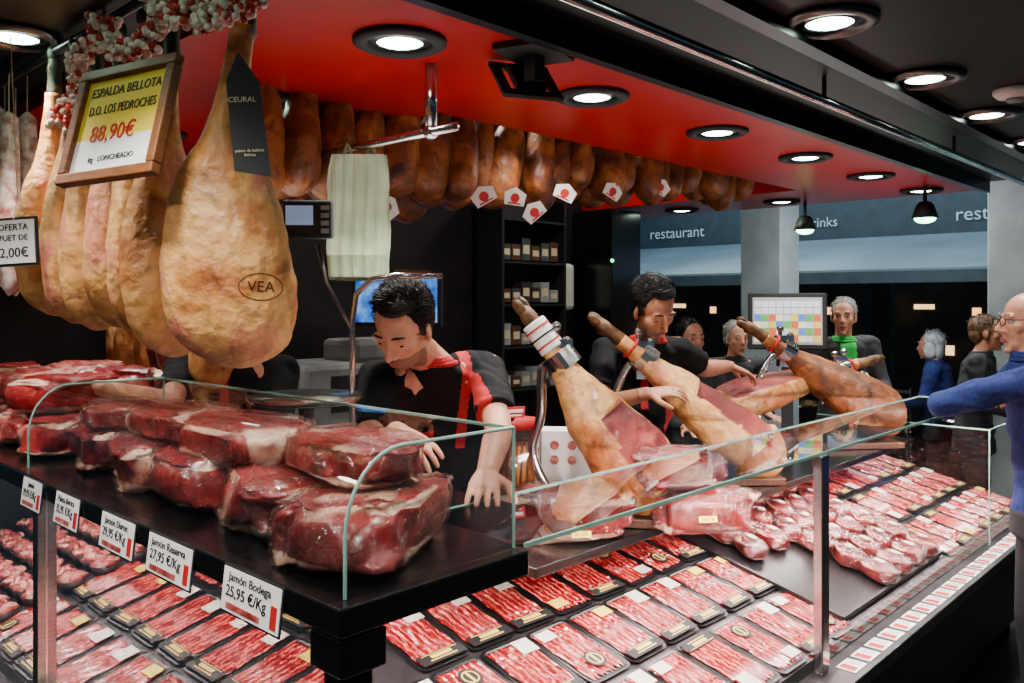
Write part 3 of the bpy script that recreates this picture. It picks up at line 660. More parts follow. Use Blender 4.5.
def stand_ham(hf,bt,s,seed,mat,label,up,cut,zs=1.0,flat=.75,tag=False):
    hf=V(hf);bt=V(bt); L=(bt-hf).length; T=frame(hf,hf-bt,up)
    h=ham(T,L,s,seed,mat,label,cut=cut,hoof='shank',flat=flat,thick=.014); ax=(bt-hf).normalized(); cl=hf+ax*L*.2
    e=empty('ham_stand',V((bt.x*.6+hf.x*.4,bt.y*.6+hf.y*.4,zs)),'wooden ham holder with curved steel arm and clamp','ham stand'); o=e.location
    hz=V((ax.x,ax.y,0)).normalized()
    g=G(); g.box((0,0,.015),(L*.6,.17,.028),rot=Rz(math.atan2(hz.y,hz.x))); g.obj('base_board','woodd',e,bevel=.004)
    s0=V((hf.x,hf.y,zs))+hz*.12-o; c0=cl-o
    P_=[s0+V((0,0,.02)),s0-hz*.08+V((0,0,.10)),s0-hz*.13+V((0,0,.22)),s0-hz*.10+V((0,0,.34)),c0-hz*.06-V((0,0,.02)),c0-V((0,0,.03))]
    sm=[]
    for i in range(len(P_)-1):
        a0=P_[max(i-1,0)];a1=P_[i];a2=P_[i+1];a3=P_[min(i+2,len(P_)-1)]
        for k in range(6):
            q=k/6; sm.append(.5*((2*a1)+(a2-a0)*q+(2*a0-5*a1+4*a2-a3)*q*q+(3*a1-a0-3*a2+a3)*q**3))
    sm.append(P_[-1])
    g=G(); g.tube(sm,.016,10); g.obj('curved_arm','chrome',e,smooth=True)
    g=G(); pn=ax.orthogonal().normalized(); qn=ax.cross(pn); rr_=.042*s
    vs=[];fs=[]
    for i,a in enumerate([2*math.pi*i/24 for i in range(24)]):
        d=pn*math.cos(a)+qn*math.sin(a)
        for (rad,w) in ((rr_,-.03),(rr_+.012,-.03),(rr_+.012,.03),(rr_,.03)): vs.append(c0+d*rad+ax*w)
    for i in range(24):
        for k in range(4): fs.append((i*4+k,i*4+(k+1)%4,((i+1)%24)*4+(k+1)%4,((i+1)%24)*4+k))
    g.add(vs,fs)
    for w in (-.03,.03): g.tube([c0+V((0,0,rr_))+ax*w,c0+V((0,0,rr_+.035))+ax*w],.010); g.ell(c0+V((0,0,rr_+.04))+ax*w,.017)
    g.box(c0+V((0,0,rr_+.010)),(.07,.045,.028)); g.box(c0-V((0,0,rr_+.01)),(.07,.055,.035)); g.obj('clamp','chrome',e,smooth=False)
    Ti=T.inverted()
    if tag:
        g=G()
        rings=[[c0-ax*w_+rad*s*(pn*math.cos(a)+qn*math.sin(a)) for a in [2*math.pi*i/20 for i in range(20)]] for w_,rad in ((.045,.036),(.05,.039),(.15,.037),(.155,.034))]
        g.loft(rings,0,False)
        for w_,mi in ((.07,1),(.10,2),(.13,1)): g.loft([[c0-ax*(w_+dw)+.0395*s*(pn*math.cos(a)+qn*math.sin(a)) for a in [2*math.pi*i/20 for i in range(20)]] for dw in (-.003,.003)],mi,False)
        g.obj('printed_wrap',['white','redp','ink'],h,Ti@Tr(*o))
    else:
        g=G(); g.tube([c0-ax*.07+.035*s*(pn*math.cos(a)+qn*math.sin(a)) for a in [2*math.pi*i/16 for i in range(16)]],.007,6,closed=True); g.obj('band','redp',h,Ti@Tr(*o))
    return h
stand_ham((.075,2.72,1.625),(.50,2.66,1.05),1.12,3.3,'hampale','whole cured ham clamped in a stand with printed hoof wrap',(.6,-.6,.5),(.5,.9,.55),tag=True)
stand_ham((.38,3.25,1.585),(1.05,3.28,1.05),1.12,4.4,'hamgold','whole cured ham clamped in a stand, partly carved',(.5,-.4,.9),(.45,.85,.5))
stand_ham((1.16,4.0,1.56),(1.90,4.1,1.10),1.15,6.2,'hambrown','whole brown cured ham clamped in a stand',(0,-.6,.8),None)
stand_ham((1.80,4.25,1.40),(.92,3.85,1.22),1.0,7.7,'hampale','cured ham being carved by a worker',(0,-.1,1),(.4,.95,.4),1.0)
for i,(u,v,z,yaw) in enumerate(((.2,1.66,1.252,.4),(.2,1.98,1.252,.9),(.22,2.3,1.252,.3),(.2,2.62,1.252,1.3),(.22,1.82,1.36,.5),(.24,2.2,1.36,1.1),(.24,2.5,1.36,1.1),(.46,1.75,1.252,1.),(.47,2.1,1.252,1.2),(.47,2.45,1.252,1.4),(.45,1.95,1.37,1.2),(.45,2.3,1.37,.8))):
    slab('boneless_ham','slab of red raw ham lying on the black shelf',CM@Tr(u,v,z)@Rz(yaw),.32,.25,.115,70+i,fatb=.05,group='hams lying on the shelf',mat='meatpink' if i%2==1 else 'meat')
for i in range(7):
    T=CM@Tr(.66+.02*i,1.7+.18*i,2.02)@Rz(i*1.1)
    ham(T,.62,.72,20.+i,'hampale','raw pale ham leg hanging behind the counter','ham legs hanging behind the counter',cut=(.45,.95,.3))
# ------------------------------------------------------------------ sausages
fs_=None
for i in range(14):
    p=uv(.08+.07*(i%2),1.92+.06*i,2.3+.02*(i%3))
    if i==0:
        fs_=empty('dry_sausage',Tr(*p),'long white-moulded dry sausage hanging in film','sausage','dry sausages hanging from the rail')
        g=G(); g.tube([(0,0,0),(.002,0,-.02),(.004,0,-.2),(0,0,-.42),(.004,0,-.55),(0,0,-.58)],[.006,.026,.030,.029,.026,.004],12); g.obj('sausage','sausg',fs_,smooth=True)
        g=G(); g.tube([(0,0,.12),(0,0,0)],.002); g.obj('string','rope',fs_)
    else: dup(fs_,Tr(*p)@Rz(i))
of=empty('offer_card',face(uv(-.04,1.44,1.86),-RU*.7+V((.3,-.8,0)))@Rz(.05),'framed white offer card with black lettering','sign')
g=G(); g.box((0,0,-.003),(.135,.13,.004)); g.obj('frame','matte',of); g=G(); g.box((0,0,0),(.12,.115,.004)); g.obj('card','white',of)
txt(of,'OFERTA',.024,'ink',Tr(0,.038,.003)); txt(of,'FUET DE',.022,'ink',Tr(0,.01,.003)); txt(of,'2,00€',.036,'ink',Tr(0,-.03,.003))
g=G(); g.tube([(0,.06,0),(0,.12,-.02),(0,.55,-.02)],.0015,5); g.obj('string','rope',of)
# ------------------------------------------------------------------ scale, rail, bags
sc=empty('hanging_scale',(-.53,2.16,1.25),'steel shop scale with round pan, pole and display','scale')
g=G(); g.box((0,.03,.05),(.24,.22,.1),rot=Rz(RZ)); g.obj('body','plastic',sc,bevel=.012)
g=G(); g.lathe([(.145,.212),(.15,.205),(.135,.192),(.0,.185),(.0,.19),(.13,.198)],40); g.obj('pan','chrome',sc,smooth=True)
g=G(); g.tube([(0,0,.1),(0,0,.19)],.02); g.obj('pan_support','dchrome',sc)
g=G(); g.tube([(.11,.05,.05),(.11,.05,.40),(.12,.05,.47),(.16,.05,.51),(.22,.06,.52),(.34,.1,.52)],.008,10); g.obj('pole','chrome',sc,smooth=True)
g=G(); g.tube([(.11,.05,.38),(0.04,.05,.5),(.02,.05,.6)],.007); g.obj('display_arm','dchrome',sc,smooth=True)
T=face((0.0,.03,.665),(.05,-1,-.05)); g=G(); g.box((0,0,0),(.125,.1,.04)); g.obj('display_housing','matte',sc,T,bevel=.006); g=G(); g.box((-.02,.01,.021),(.07,.05,.002)); g.obj('screen','lcd',sc,T)
for k in range(4): g=G(); g.box((.045,.03-.02*k,.021),(.02,.012,.003)); g.obj('key','plastic',sc,T)
br=empty('bag_rail',(-.178,2.41,2.2),'polished steel rail hanging from the red panel','rail')
g=G(); g.tube([V((.02,-.02,0)),LV*.9],.013,12); g.obj('bar','chrome',br,smooth=True)
g=G(); g.tube([V((-.06,.06,0)),V((-.06,.06,.2))],.018,12); g.ell((-.06,.06,0),.024); g.obj('drop_rod','chrome',br,smooth=True)
g=G(); g.tube([LV*.8,LV*.8+V((0,0,.2))],.012,12); g.obj('drop_rod','chrome',br,smooth=True)
bg=empty('bag_bundle',(-.49,2.70,2.19),'bundle of thin pale green carrier bags hanging from the rail','bags')
g=G()
for k in range(7):
    w=.098-.004*k+.006*math.sin(k*3); y=-.03+.012*k; vs=[];fs=[]; ox=.008*math.sin(k*2.2)
    for i in range(25):
        for j in range(9):
            x=ox+(-1+2*i/24)*w*(1+.04*math.sin(j*1.3+k)-.15*max(0,1-j/2)); z=-.02-.39*j/8+.012*math.sin(k*2.7)*(j/8); vs.append((x,y+.007*math.sin(i*1.4+k+j*.3)*(j/8+.3),z))
    for i in range(24):
        for j in range(8): q0=i*9+j; fs.append((q0,q0+9,q0+10,q0+1))
    g.add(vs,fs)
g.obj('bags','bag',bg,smooth=True)
for x in (-.05,.05): g=G(); g.tube([(x,0,-.03),(x*.9,0,.0),(x*.8,0,.02),(x*.6,0,.0),(x*.5,0,-.03)],.006); g.obj('handle','bag',bg,smooth=True)
# ------------------------------------------------------------------ back equipment
eq=empty('slicing_machine',CM@Tr(1.9,2.6,0),'stainless steel slicing machine on a back counter','machine')
g=G(); g.box((0,0,.5),(1.6,.5,1.0)); g.obj('cabinet','dchrome',eq,bevel=.01)
g=G(); g.box((-.1,0,1.2),(.7,.42,.4)); g.box((.1,-.05,1.45),(.5,.3,.12)); g.obj('housing','plastic',eq,bevel=.03)
g=G(); g.box((-.1,-.215,1.25),(.4,.01,.18)); g.obj('control_panel','matte',eq,bevel=.004)
mo=empty('wall_monitor',face(uv(1.85,2.2,1.71),(-.2,-1,0)),'blue lit screen behind the counter','monitor')
g=G(); g.box((0,0,-.02),(.46,.26,.04)); g.obj('housing','matte',mo,bevel=.005); g=G(); g.box((0,0,.002),(.42,.22,.004)); g.obj('screen','blueglow',mo)
g=G(); g.box((0,-.28,-.05),(.06,.4,.03)); g.obj('stand','matte',mo)
sh=empty('wall_shelf',CM@Tr(3.44,2.86,1.3),'dark shelf unit stacked with cartons','shelf')
g=G(); g.box((0,.08,.45),(.62,.02,1.3)); 
for x in (-.31,.31): g.box((x,-.03,.45),(.02,.24,1.3))
for z in (-.18,.1,.38,.66,.94): g.box((0,-.03,z),(.6,.24,.015))
g.obj('frame','matte',sh)
for i in range(24):
    z=[-.17,.11,.39,.67][i%4]; x=-.25+.095*(i//4); hgt=random.uniform(.07,.15)
    bx=G(); bx.box((0,0,hgt/2),(.085,.16,hgt)); bx.box((0,-.081,hgt/2),(.06,.002,hgt*.4),1)
    o=bx.obj('carton',[random.choice(['cup','dchrome','plastic','woodd']),'cream'],None,CM@Tr(3.44+x,2.82,1.3+z+.008),bevel=.002); meta(o,'small printed carton on the dark shelf','box','cartons on the wall shelf')
di=empty('towel_dispenser',face(uv(3.92,2.98,1.81),-LV),'white wall paper towel dispenser','dispenser')
g=G(); g.box((0,0,.06),(.25,.34,.12)); g.obj('cover','dispw',di,bevel=.03); g=G(); g.box((0,-.15,.06),(.12,.02,.06)); g.box((0,.04,.121),(.03,.03,.004)); g.obj('slot','matte',di)
for u,z,w,h_ in ((2.6,1.7,.3,.4),(1.1,1.9,.4,.3)):
    e=empty('menu_board',face(uv(u,2.98,z),-LV),'small dark framed board on the back wall','board')
    g=G(); g.box((0,0,.005),(w,h_,.02)); g.obj('frame','woodd',e); g=G(); g.box((0,0,.017),(w-.04,h_-.04,.004)); g.obj('sheet','woodd',e)
ja=empty('breadstick_jar',(.02,2.78,1.0),'clear plastic jar of breadsticks with red lid','jar')
g=G(); g.lathe([(.07,0),(.078,.02),(.078,.26),(.065,.29),(.062,.29),(.074,.255),(.074,.02)],24,cap=False); g.obj('jar','film',ja,smooth=True)
g=G(); g.lathe([(.068,.285),(.068,.315),(.0,.32)],24); g.obj('lid','redp',ja,smooth=True)
g=G()
for k in range(26):
    a=k*2.4; r_=.06*math.sqrt(k/26); g.tube([(r_*math.cos(a),r_*math.sin(a),.02),(r_*math.cos(a+.2)*.95,r_*math.sin(a+.2)*.95,.23)],.007,6)
g.obj('breadsticks','bread',ja,smooth=True)
bx=empty('printed_carton',(.19,2.92,1.0),'white carton printed with small round meat pictures','box')
g=G(); g.box((0,0,.13),(.17,.1,.26)); g.obj('carton','white',bx,Rz(-.1),bevel=.003)
for k in range(2):
    for j in range(2): g=G(); g.lathe([(.016,0),(.016,.002),(.0,.002)],14); g.obj('printed_picture','meatpink',bx,Rz(-.1)@Tr(-.04+.06*k,-.051,.16+.05*j)@Rx(math.pi/2))
po=empty('till_monitor',face(uv(3.47,.95,1.6),(-.3,-1,.15)),'touch screen till with coloured button grid on a stand','monitor')
g=G(); g.box((0,0,-.02),(.40,.30,.035)); g.obj('housing','matte',po,bevel=.006)
mt['scr']=M('screen_grey',['#8a8f90','#a0a5a6'],emit=.4)
g=G(); g.box((0,0,0),(.35,.25,.002)); g.obj('screen','scr',po)
cl=['#e8e0b0','#d25a2e','#57a64a','#4a78c9','#e0c040','#c8c8c8']
for k,c_ in enumerate(cl): mt['b%d'%k]=M('button_colour',[c_],emit=.5)
g=G()
for i in range(9):
    for j in range(6): g.box((-.15+.0375*i,-.095+.037*j,.002),(.034,.032,.002),(i*5+j*j*3)%6 if j<4 else 5)
g.obj('buttons',['b%d'%k for k in range(6)],po)
g=G(); g.box((0,-.34,-.06),(.06,.5,.04)); g.box((0,-.6,-.03),(.24,.02,.2)); g.obj('stand','matte',po)
tcx=empty('terrace_chair',CM@Tr(6.4,1.5,0)@Rz(2.),'light metal terrace chair','chair','metal terrace chairs')
g=G(); g.box((0,0,.45),(.4,.4,.02)); g.obj('seat','chrome',tcx)
g=G(); 
for z in (.6,.68,.76,.84): g.box((.2,0,z),(.015,.38,.03))
g.obj('backrest','chrome',tcx)
for x,y in ((-.18,-.18),(-.18,.18),(.19,-.18),(.19,.18)):
    g=G(); g.tube([(x,y,0),(x,y,.46 if x<0 else .88)],.012); g.obj('leg','chrome',tcx)
for u,v,r_ in ((6.9,.3,-.6),(7.5,1.9,0),(7.3,3.4,.4),(5.7,1.2,3.1),(6.3,2.9,3.1)): dup(tcx,CM@Tr(u,v,0)@Rz(r_))
tb=empty('terrace_table',CM@Tr(6.9,.95,0),'round metal terrace table','table','metal terrace tables')
g=G(); g.lathe([(.3,.72),(.31,.73),(.3,.745),(0,.745)],28); g.obj('table_top','chrome',tb,smooth=False)
g=G(); g.tube([(0,0,.03),(0,0,.72)],.025); g.obj('pedestal','dchrome',tb); g=G(); g.lathe([(.22,0),(.2,.02),(.03,.04)],20); g.obj('foot','dchrome',tb)
dup(tb,CM@Tr(6.9,2.6,0))
# ------------------------------------------------------------------ PEOPLE
def remesh(ob,vox,it=3,fold=0):
    r=ob.modifiers.new('r','REMESH'); r.mode='VOXEL'; r.voxel_size=vox; r.use_smooth_shade=True
    if it: s=ob.modifiers.new('s','SMOOTH'); s.iterations=it; s.factor=.5
    bpy.context.view_layer.update()
    me=bpy.data.meshes.new_from_object(ob.evaluated_get(bpy.context.evaluated_depsgraph_get())); mats=list(ob.data.materials)
    ob.modifiers.clear(); ob.data=me; me.materials.clear()
    for m in mats: me.materials.append(m)
    me.polygons.foreach_set('use_smooth',[True]*len(me.polygons)); me.polygons.foreach_set('material_index',[0]*len(me.polygons))
    if fold:
        nn=[v.normal.copy() for v in me.vertices]
        for v,n in zip(me.vertices,nn):
            c=v.co; w=noise.noise(V((c.x*3,c.y*3,c.z*3)))*3
            d=noise.noise(V((c.x*6+w,c.y*6,c.z*13-w)))*.8+abs(noise.noise(V((c.x*12,c.y*12+w,c.z*9+w))))*.7-.25
            v.co=c+n*d*fold
    return ob
def limb(g,pts,rs):
    pts=[V(p) for p in pts]
    for i in range(len(pts)-1):
        k=5; a,b=pts[i],pts[i+1]; g.tube([a.lerp(b,j/k) for j in range(k+1)],[rs[i]+(rs[i+1]-rs[i])*j/k for j in range(k+1)],16)
    for p,r_ in zip(pts,rs): g.ell(p,r_*.99,nu=16,nv=10)
def hand(g,w,d,n,side,curl=.35,spread=.05):
    w=V(w); d=V(d).normalized(); n=V(n); n=(n-d*n.dot(d)).normalized(); x=d.cross(n)*side
    def ring(c,rx,rn): return [c+x*rx*math.cos(a)+n*rn*math.sin(a) for a in [2*math.pi*i/14 for i in range(14)]]
    g.loft([ring(w-d*.03,.025,.020),ring(w,.026,.018),ring(w+d*.03,.034,.016),ring(w+d*.065,.039,.014),ring(w+d*.092,.037,.011)])
    for i,(o,l) in enumerate(((.029,.066),(.010,.075),(-.010,.069),(-.029,.054))):
        p=w+d*.086+x*o; dd=(d+x*spread*(1.5-i)*1.6).normalized(); pts=[p-d*.02,p]; a=curl*.6
        for seg in (.45,.31,.24):
            q_=dd*math.cos(a)-n*math.sin(a); p=p+q_*l*seg; pts.append(p); a+=curl
        limb(g,pts,[.008,.0080,.0074,.0070,.0060])
    b=w+d*.022+x*.026; t1=(d*.62+x*.72-n*.25).normalized(); t2=(d*.85+x*.35-n*.4).normalized()
    limb(g,[b-x*.01,b+t1*.038,b+t1*.038+t2*.03,b+t1*.038+t2*.053],[.015,.0115,.010,.008])
def person(label,P,fwd,skin='skin',shirt='cloth',accent=None,hair='hairk',hairtype='short',vox=.006,sleeve=.75,trousers='trou',glasses=False,beard=None,curl=.4,group=None,logo=False,down=False):
    g=G(); up=V((0,0,1))
    sL,sR=V(P['sL']),V(P['sR']); right=(sR-sL).normalized(); rh=V((right.x,right.y,0)).normalized(); bf=up.cross(rh)
    pel,cst,sh_,nek,hd=[V(P[k]) for k in('pel','cst','sho','nek','hd')]
    wst=pel.lerp(cst,.42)
    def tors(inf,top=True):
        cs=[pel-V((0,0,.1)),pel,wst,cst-V((0,0,.06)),cst+V((0,0,.03)),sh_,sh_.lerp(nek,.55)]
        ws=[(.155,.11),(.155,.115),(.132,.10),(.152,.112),(.162,.112),(.145,.09),(.08,.068)]
        rings=[]
        for c,(a,b) in zip(cs,ws):
            a+=inf;b+=inf; rings.append([c+rh*a*math.cos(t)+bf*b*math.sin(t) for t in [2*math.pi*i/28 for i in range(28)]])
        out=[]
        for i in range(len(rings)-1):
            for k in range(4): out.append([rings[i][j].lerp(rings[i+1][j],k/4) for j in range(28)])
        out.append(rings[-1]); return out
    g.loft(tors(-.012)); limb(g,[sh_.lerp(nek,.2),nek,hd-V((0,0,.03))],[.068,.052,.052])
    for s,e,w in (('sL','eL','wL'),('sR','eR','wR')):
        S,E,W=V(P[s]),V(P[e]),V(P[w]); limb(g,[sh_.lerp(S,.5),S],[.065,.056]); limb(g,[S,S.lerp(E,.4),E],[.050,.045,.037]); limb(g,[E,E.lerp(W,.3),W],[.037,.038,.025])
    hand(g,P['wL'],P['hL'],P['nL'],-1,P.get('cL',curl)); hand(g,P['wR'],P['hR'],P['nR'],1,P.get('cR',curl))
    hips=[pel-rh*.09-V((0,0,.06)),pel+rh*.09-V((0,0,.06))]; legs=[]
    for h_ in hips:
        kn=V((h_.x,h_.y,.5))+bf*.03; an=V((h_.x,h_.y,.09)); legs.append((h_,kn,an)); limb(g,[h_,kn,an],[.08,.055,.04]); limb(g,[an-V((0,0,.04)),an+bf*.15-V((0,0,.05))],[.045,.035])
    HM=frame(hd,P.get('hup',(0,0,1)),fwd); 
    def he(c,r,rot=None): g.ell(HM@V(c),r,rot=HM.to_3x3().to_4x4()@(rot or Matrix()),nu=20,nv=14)
    he((0,-.012,.035),(.072,.092,.082)); he((0,.02,-.02),(.058,.069,.085)); he((0,.028,-.070),(.044,.05,.042)); he((0,.066,-.102),(.017,.018,.013))
    for s in (-1,1):
        he((s*.040,.047,-.018),(.021,.025,.022)); he((s*.03,.076,.026),(.025,.011,.0075)); he((s*.0115,.092,-.032),(.0080,.011,.0075)); he((s*.074,-.006,-.004),(.007,.019,.031),Rz(-s*.35)); he((s*.070,-.002,-.028),(.007,.011,.013))
        if down: he((s*.031,.0700,.0105),(.0155,.0126,.0100))
        else: he((s*.031,.0705,.0145),(.0155,.0125,.008))
    limb(g,[HM@V((0,.082,.022)),HM@V((0,.107,-.026))],[.0062,.0098]); he((0,.086,-.058),(.022,.009,.0050)); he((0,.084,-.069),(.018,.009,.0055))
    ob=g.obj('person',[skin,'lip','stub']); remesh(ob,vox,2); meta(ob,label,'person',group)
    HI=HM.inverted()
    for p in ob.data.polygons:
        c=HI@p.center
        if (c.x/.022)**2+((c.z+.063)/.0100)**2<1 and c.y>.08: p.material_index=1
        elif beard and c.y>.0 and c.z<-.045-.25*max(0,.05-c.y) and abs(c.x)<.07 and c.z>-.13 and c.length<.15: p.material_index=2
        elif beard and (c.x/.03)**2+((c.z+.047)/.006)**2<1 and c.y>.075: p.material_index=2
    for s in (-1,1):
        gg=G(); gg.ell((s*.031,.0672,.0085),.0128,nu=14,nv=10); gg.ell((s*.031,.0760,.002 if down else .006),(.0064,.0045,.0064),mi=1); gg.obj('eye',['eyew','iris'],ob,HM,smooth=True)
        gg=G(); gg.tube([(s*.014,.0880,.030),(s*.03,.0882,.0355),(s*.048,.077,.032)],[.003,.0042,.002],6); gg.obj('eyebrow',hair,ob,HM,smooth=True)
    if hairtype!='none':
        gg=G(); rnd=random.Random(5)
        gg.ell((0,-.024,.045),(.0785,.0895,.082),nu=24,nv=16); gg.ell((0,-.052,.0),(.070,.059,.07),nu=20,nv=12)
        if hairtype=='quiff': gg.ell((-.005,.012,.096),(.056,.060,.028),nu=18,nv=10)
        for s in (-1,1): gg.ell((s*.068,.006,.02),(.008,.020,.032),nu=10,nv=8)
        C=V((0,-.024,.045)); R_=V((.0785,.0895,.082)); q_=hairtype=='quiff'; cnt=0
        while cnt<(1500 if vox<.006 else 260):
            d=V((rnd.gauss(0,1),rnd.gauss(0,1),rnd.gauss(.35,1))).normalized()
            p=C+V((d.x*R_.x,d.y*R_.y,d.z*R_.z))
            if p.y>.035 and p.z<.088: continue
            if p.z<-.045 or (p.y>-.01 and p.z<.0): continue
            cnt+=1
            top=p.z>.085
            if q_ and top:
                e_=((p.x+.005)/.056)**2+((p.y-.012)/.060)**2
                if e_<1: p.z=max(p.z,.096+.028*math.sqrt(1-e_))
            if top: dr=V((.75+rnd.uniform(-.3,.3),(-.35 if p.y<.03 else .1)+rnd.uniform(-.35,.35),.0))
            else: dr=V((rnd.uniform(-.1,.1),-.6+rnd.uniform(-.1,.1),-.6))
            dr=(dr-d*dr.dot(d)+d*rnd.uniform(.0,.3 if top else .1)).normalized(); l=rnd.uniform(.020,.040)
            if hairtype=='long': l*=1.8
            gg.tube([p-d*.003,p+dr*l*.35+d*.003,p+dr*l*.7+d*.002,p+dr*l-d*.002],[.0014,.0018,.0013,.0003],4)
        if hairtype=='long':
            for s in (-1,1): gg.ell((s*.066,-.012,-.03),(.022,.05,.075))
            gg.ell((0,-.07,-.03),(.07,.038,.09))
        gg.obj('hair',hair,ob,HM,smooth=True)
    if glasses:
        gg=G()
        for s in (-1,1):
            gg.tube([(s*.033+.024*math.cos(a),.1,.008+.017*math.sin(a)) for a in [2*math.pi*i/18 for i in range(18)]],.002,6,closed=True)
            gg.tube([(s*.057,.1,.014),(s*.079,.05,.014),(s*.084,-.01,.01)],.002,6)
        gg.tube([(-.01,.1,.012),(.01,.1,.012)],.002,6); gg.obj('glasses','matte',ob,HM,smooth=True)
    g=G(); g.loft(tors(.010))
    for s,e,w in (('sL','eL','wL'),('sR','eR','wR')):
        S,E,W=V(P[s]),V(P[e]),V(P[w]); limb(g,[sh_.lerp(S,.45),S],[.068,.064])
        if sleeve<=1: X=S.lerp(E,sleeve); limb(g,[S,S.lerp(E,.4)],[.062,.060]); g.tube([S.lerp(E,.3),X],[.060,.059],18)
        else: limb(g,[S,S.lerp(E,.4),E],[.068,.060,.052]); limb(g,[E,E.lerp(W,.3)],[.052,.051]); g.tube([E.lerp(W,.3),E.lerp(W,.92)],[.051,.037],18)
    so=g.obj('shirt',[shirt,accent or shirt],ob); remesh(so,.0055 if vox<.006 else .01,2,.014)
    if accent:
        for p in so.data.polygons:
            c=p.center-cst; x=c.dot(rh); y=c.dot(bf)
            wide=.05 if accent=='green' else .016
            if y>.02 and abs(x)<wide and c.z>-.06-(.3 if wide>.02 else 0): p.material_index=1
            if accent!='green' and .08+.2*max(0,-c.z)<abs(x)<.175 and y>-.02 and c.z<.0-.3*(abs(x)-.08): p.material_index=1
    g=G(); cc=sh_.lerp(nek,.62); ax=(nek-sh_).normalized(); 
    for k_,r_ in ((0,.078),(.014,.070),(.024,.064)): g.tube([cc+ax*k_+r_*(rh*math.cos(a)+bf*.9*math.sin(a)) for a in [2*math.pi*i/26 for i in range(26)]],.009,8,closed=True)
    g.obj('collar',accent or shirt,ob,smooth=True)
    g=G()
    g.loft([[c+rh*a*math.cos(t)+bf*b*math.sin(t) for t in [2*math.pi*i/24 for i in range(24)]] for c,a,b in ((pel-V((0,0,.12)),.185,.135),(pel-V((0,0,.02)),.18,.13))])
    for h_,kn,an in legs: limb(g,[h_,kn,an],[.095,.072,.06])
    to=g.obj('trousers',trousers,ob); remesh(to,.012,2)
    for h_,kn,an in legs: g=G(); g.ell(an+bf*.06-V((0,0,.045)),(.05,.13,.045),rot=Rz(math.atan2(bf.y,bf.x)-math.pi/2)); g.obj('shoe','matte',ob,smooth=True)
    if logo:
        best=None
        for v in so.data.vertices:
            c=v.co-cst
            if abs(c.dot(rh)+.085)<.022 and abs(c.z-.07)<.015 and c.dot(bf)>0:
                if best is None or c.dot(bf)>best[0]: best=(c.dot(bf),v.co.copy(),v.normal.copy())
        if best:
            T=face(cst-rh*.085+V((0,0,.07))+bf*(best[0]+.004),best[2]*.5+bf)
            g=G(); g.box((0,0,0),(.055,.032,.004)); g.obj('badge','redp',so,T); g=G(); g.box((0,.005,.003),(.042,.009,.001)); g.box((0,-.008,.003),(.034,.004,.001)); g.obj('badge_print','white',so,T)
    return ob
person('young dark-haired man in black polo leaning on the counter',dict(
  pel=(-.2,2.80,1.0),cst=(-.2,2.63,1.32),sho=(-.225,2.52,1.48),nek=(-.255,2.44,1.545),hd=(-.30,2.32,1.63),hup=(-.12,-.6,.80),
  sL=(-.075,2.55,1.49),eL=(-.035,2.29,1.345),wL=(-.06,1.99,1.295),hL=(-.05,-1,-.22),nL=(0,-.2,1),cL=.25,
  sR=(-.375,2.42,1.475),eR=(-.385,2.22,1.30),wR=(-.27,2.02,1.385),hR=(.6,-.75,-.25),nR=(-.2,-.2,1),cR=.35),fwd=(-.34,-.75,-.6),accent='redcloth',hairtype='quiff',vox=.004,beard=True,logo=True,sleeve=.72,down=True)
person('dark-haired bearded man in black and red polo carving a ham',dict(
  pel=(.52,3.72,1.0),cst=(.54,3.58,1.32),sho=(.545,3.48,1.49),nek=(.55,3.40,1.57),hd=(.555,3.30,1.67),hup=(.12,-.55,.85),
  sL=(.70,3.50,1.50),eL=(.83,3.64,1.41),wL=(.985,3.80,1.41),hL=(1,.1,-.4),nL=(.3,0,1),
  sR=(.39,3.48,1.49),eR=(.34,3.30,1.29),wR=(.50,3.12,1.36),hR=(.8,-.2,.1),nR=(-.1,-.4,1)),fwd=(.35,-.7,-.5),skin='skin2',accent='redcloth',hairtype='quiff',vox=.0045,beard=True,logo=True,sleeve=.7,down=True)
person('worker in black and red tee reaching along the counter',dict(
  pel=(-1.0,3.1,1.0),cst=(-1.0,3.05,1.3),sho=(-1.0,3.0,1.45),nek=(-1.0,2.97,1.53),hd=(-1.0,2.93,1.64),
  sL=(-.82,3.0,1.45),eL=(-.80,2.85,1.22),wL=(-.9,2.65,1.28),hL=(-.5,-1,0),nL=(0,0,1),
  sR=(-1.18,3.0,1.45),eR=(-1.12,2.75,1.37),wR=(-1.32,2.66,1.43),hR=(-1,-.1,.05),nR=(0,0,1)),fwd=(-.2,-1,-.4),accent='redcloth',vox=.006,sleeve=.7,down=True)
person('bald man in glasses and blue sweater leaning on the glass',dict(
  pel=(1.99,3.10,.95),cst=(1.98,3.12,1.27),sho=(1.97,3.15,1.44),nek=(1.95,3.16,1.51),hd=(1.945,3.17,1.62),
  sR=(2.05,3.32,1.44),eR=(1.98,3.50,1.30),wR=(1.86,3.38,1.33),hR=(.3,-.6,0),nR=(0,0,1),
  sL=(1.93,2.98,1.44),eL=(1.62,3.17,1.315),wL=(1.84,3.34,1.31),hL=(.9,.4,0),nL=(0,0,1)),fwd=(-1,.15,-.1),shirt='blue',hairtype='none',hair='hairg',glasses=True,vox=.0055,sleeve=1.5)
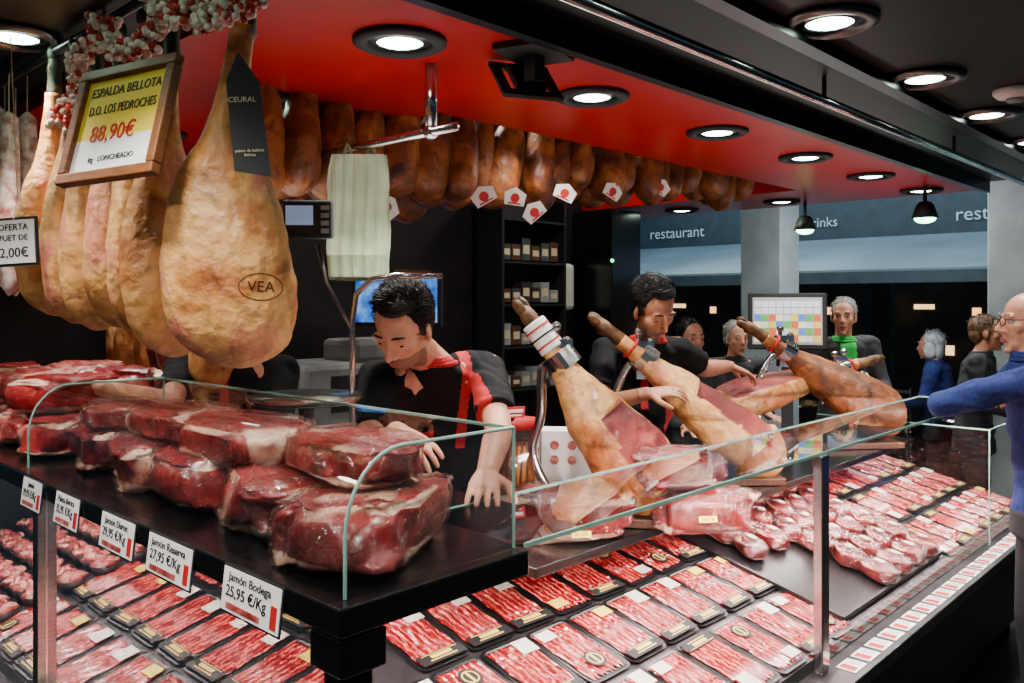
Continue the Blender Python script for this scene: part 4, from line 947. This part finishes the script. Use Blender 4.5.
person('grey-haired man in green shirt and dark jacket beyond the counter',dict(
  pel=(2.2,5.6,.93),cst=(2.2,5.6,1.25),sho=(2.2,5.57,1.40),nek=(2.19,5.55,1.47),hd=(2.18,5.52,1.60),
  sR=(2.02,5.6,1.41),eR=(1.97,5.5,1.15),wR=(2.0,5.3,1.1),hR=(0,-1,0),nR=(0,0,1),
  sL=(2.38,5.6,1.41),eL=(2.43,5.5,1.15),wL=(2.35,5.3,1.1),hL=(0,-1,0),nL=(0,0,1)),fwd=(-.5,-1,-.1),shirt='dark',accent='green',hair='hairg',vox=.009,sleeve=1.5)
def bystander(x,y,hz,fwd,shirt,hair,label,ht='short'):
    f=V((fwd[0],fwd[1],0)).normalized(); r=V((f.y,-f.x,0)); B=V((x,y,0))
    def q_(a,b,z): return tuple(B+r*a+f*b+V((0,0,z+hz-1.62)))
    person(label,dict(pel=q_(0,-.02,.94),cst=q_(0,0,1.26),sho=q_(0,.01,1.42),nek=q_(0,.03,1.49),hd=q_(0,.06,1.61),
      sR=q_(.18,0,1.42),eR=q_(.22,.06,1.16),wR=q_(.14,.26,1.1),hR=tuple(f),nR=(0,0,1),sL=q_(-.18,0,1.42),eL=q_(-.22,.06,1.16),wL=q_(-.14,.26,1.1),hL=tuple(f),nL=(0,0,1)),fwd=fwd,shirt=shirt,hair=hair,hairtype=ht,vox=.01,sleeve=1.5)
bystander(3.10,5.6,1.5,(.8,-.5,-.2),'dark','hairb','brown-haired person in dark jacket leaning beyond the counter')
bystander(3.65,7.2,1.33,(-.6,.5,0),'blue','hairw','white-haired woman in blue on the terrace','long')
bystander(1.08,5.2,1.48,(.3,-1,-.3),'dark','hairk','dark-haired person standing behind the carved hams')
bystander(1.55,5.9,1.45,(.2,-1,0),'dark','hairg','grey-haired person partly hidden behind the till screen')
# ------------------------------------------------------------------ WORLD & CAMERA
w=bpy.data.worlds.new('dusk'); scene.world=w; w.use_nodes=True; b=w.node_tree.nodes['Background']; b.inputs[0].default_value=(.12,.22,.30,1); b.inputs[1].default_value=.4
def area_w(p,rotM,sx,sy,e,c):
    l=bpy.data.lights.new('street_light','AREA'); l.shape='RECTANGLE'; l.size=sx; l.size_y=sy; l.energy=e; l.color=c
    o=bpy.data.objects.new('street_light',l); COL.objects.link(o); o.matrix_world=CM@Tr(*p)@rotM
area_w((6.6,2,4.2),Ry(-.5),3,6,260,(.8,.92,1))
spot(uv(5.4,1.2,2.9),150,150,(.95,.95,.95),.8,.2)
spot(uv(6.2,2.8,2.9),110,150,(1,.9,.75),.8,.2)
cam=bpy.data.cameras.new('camera'); co=bpy.data.objects.new('camera',cam); COL.objects.link(co); co.location=(0,0,1.7); co.rotation_euler=(math.pi/2,0,0)
cam.sensor_width=36; cam.lens=36*840/1024; cam.shift_y=-39.5/1024; cam.clip_start=.05
scene.camera=co
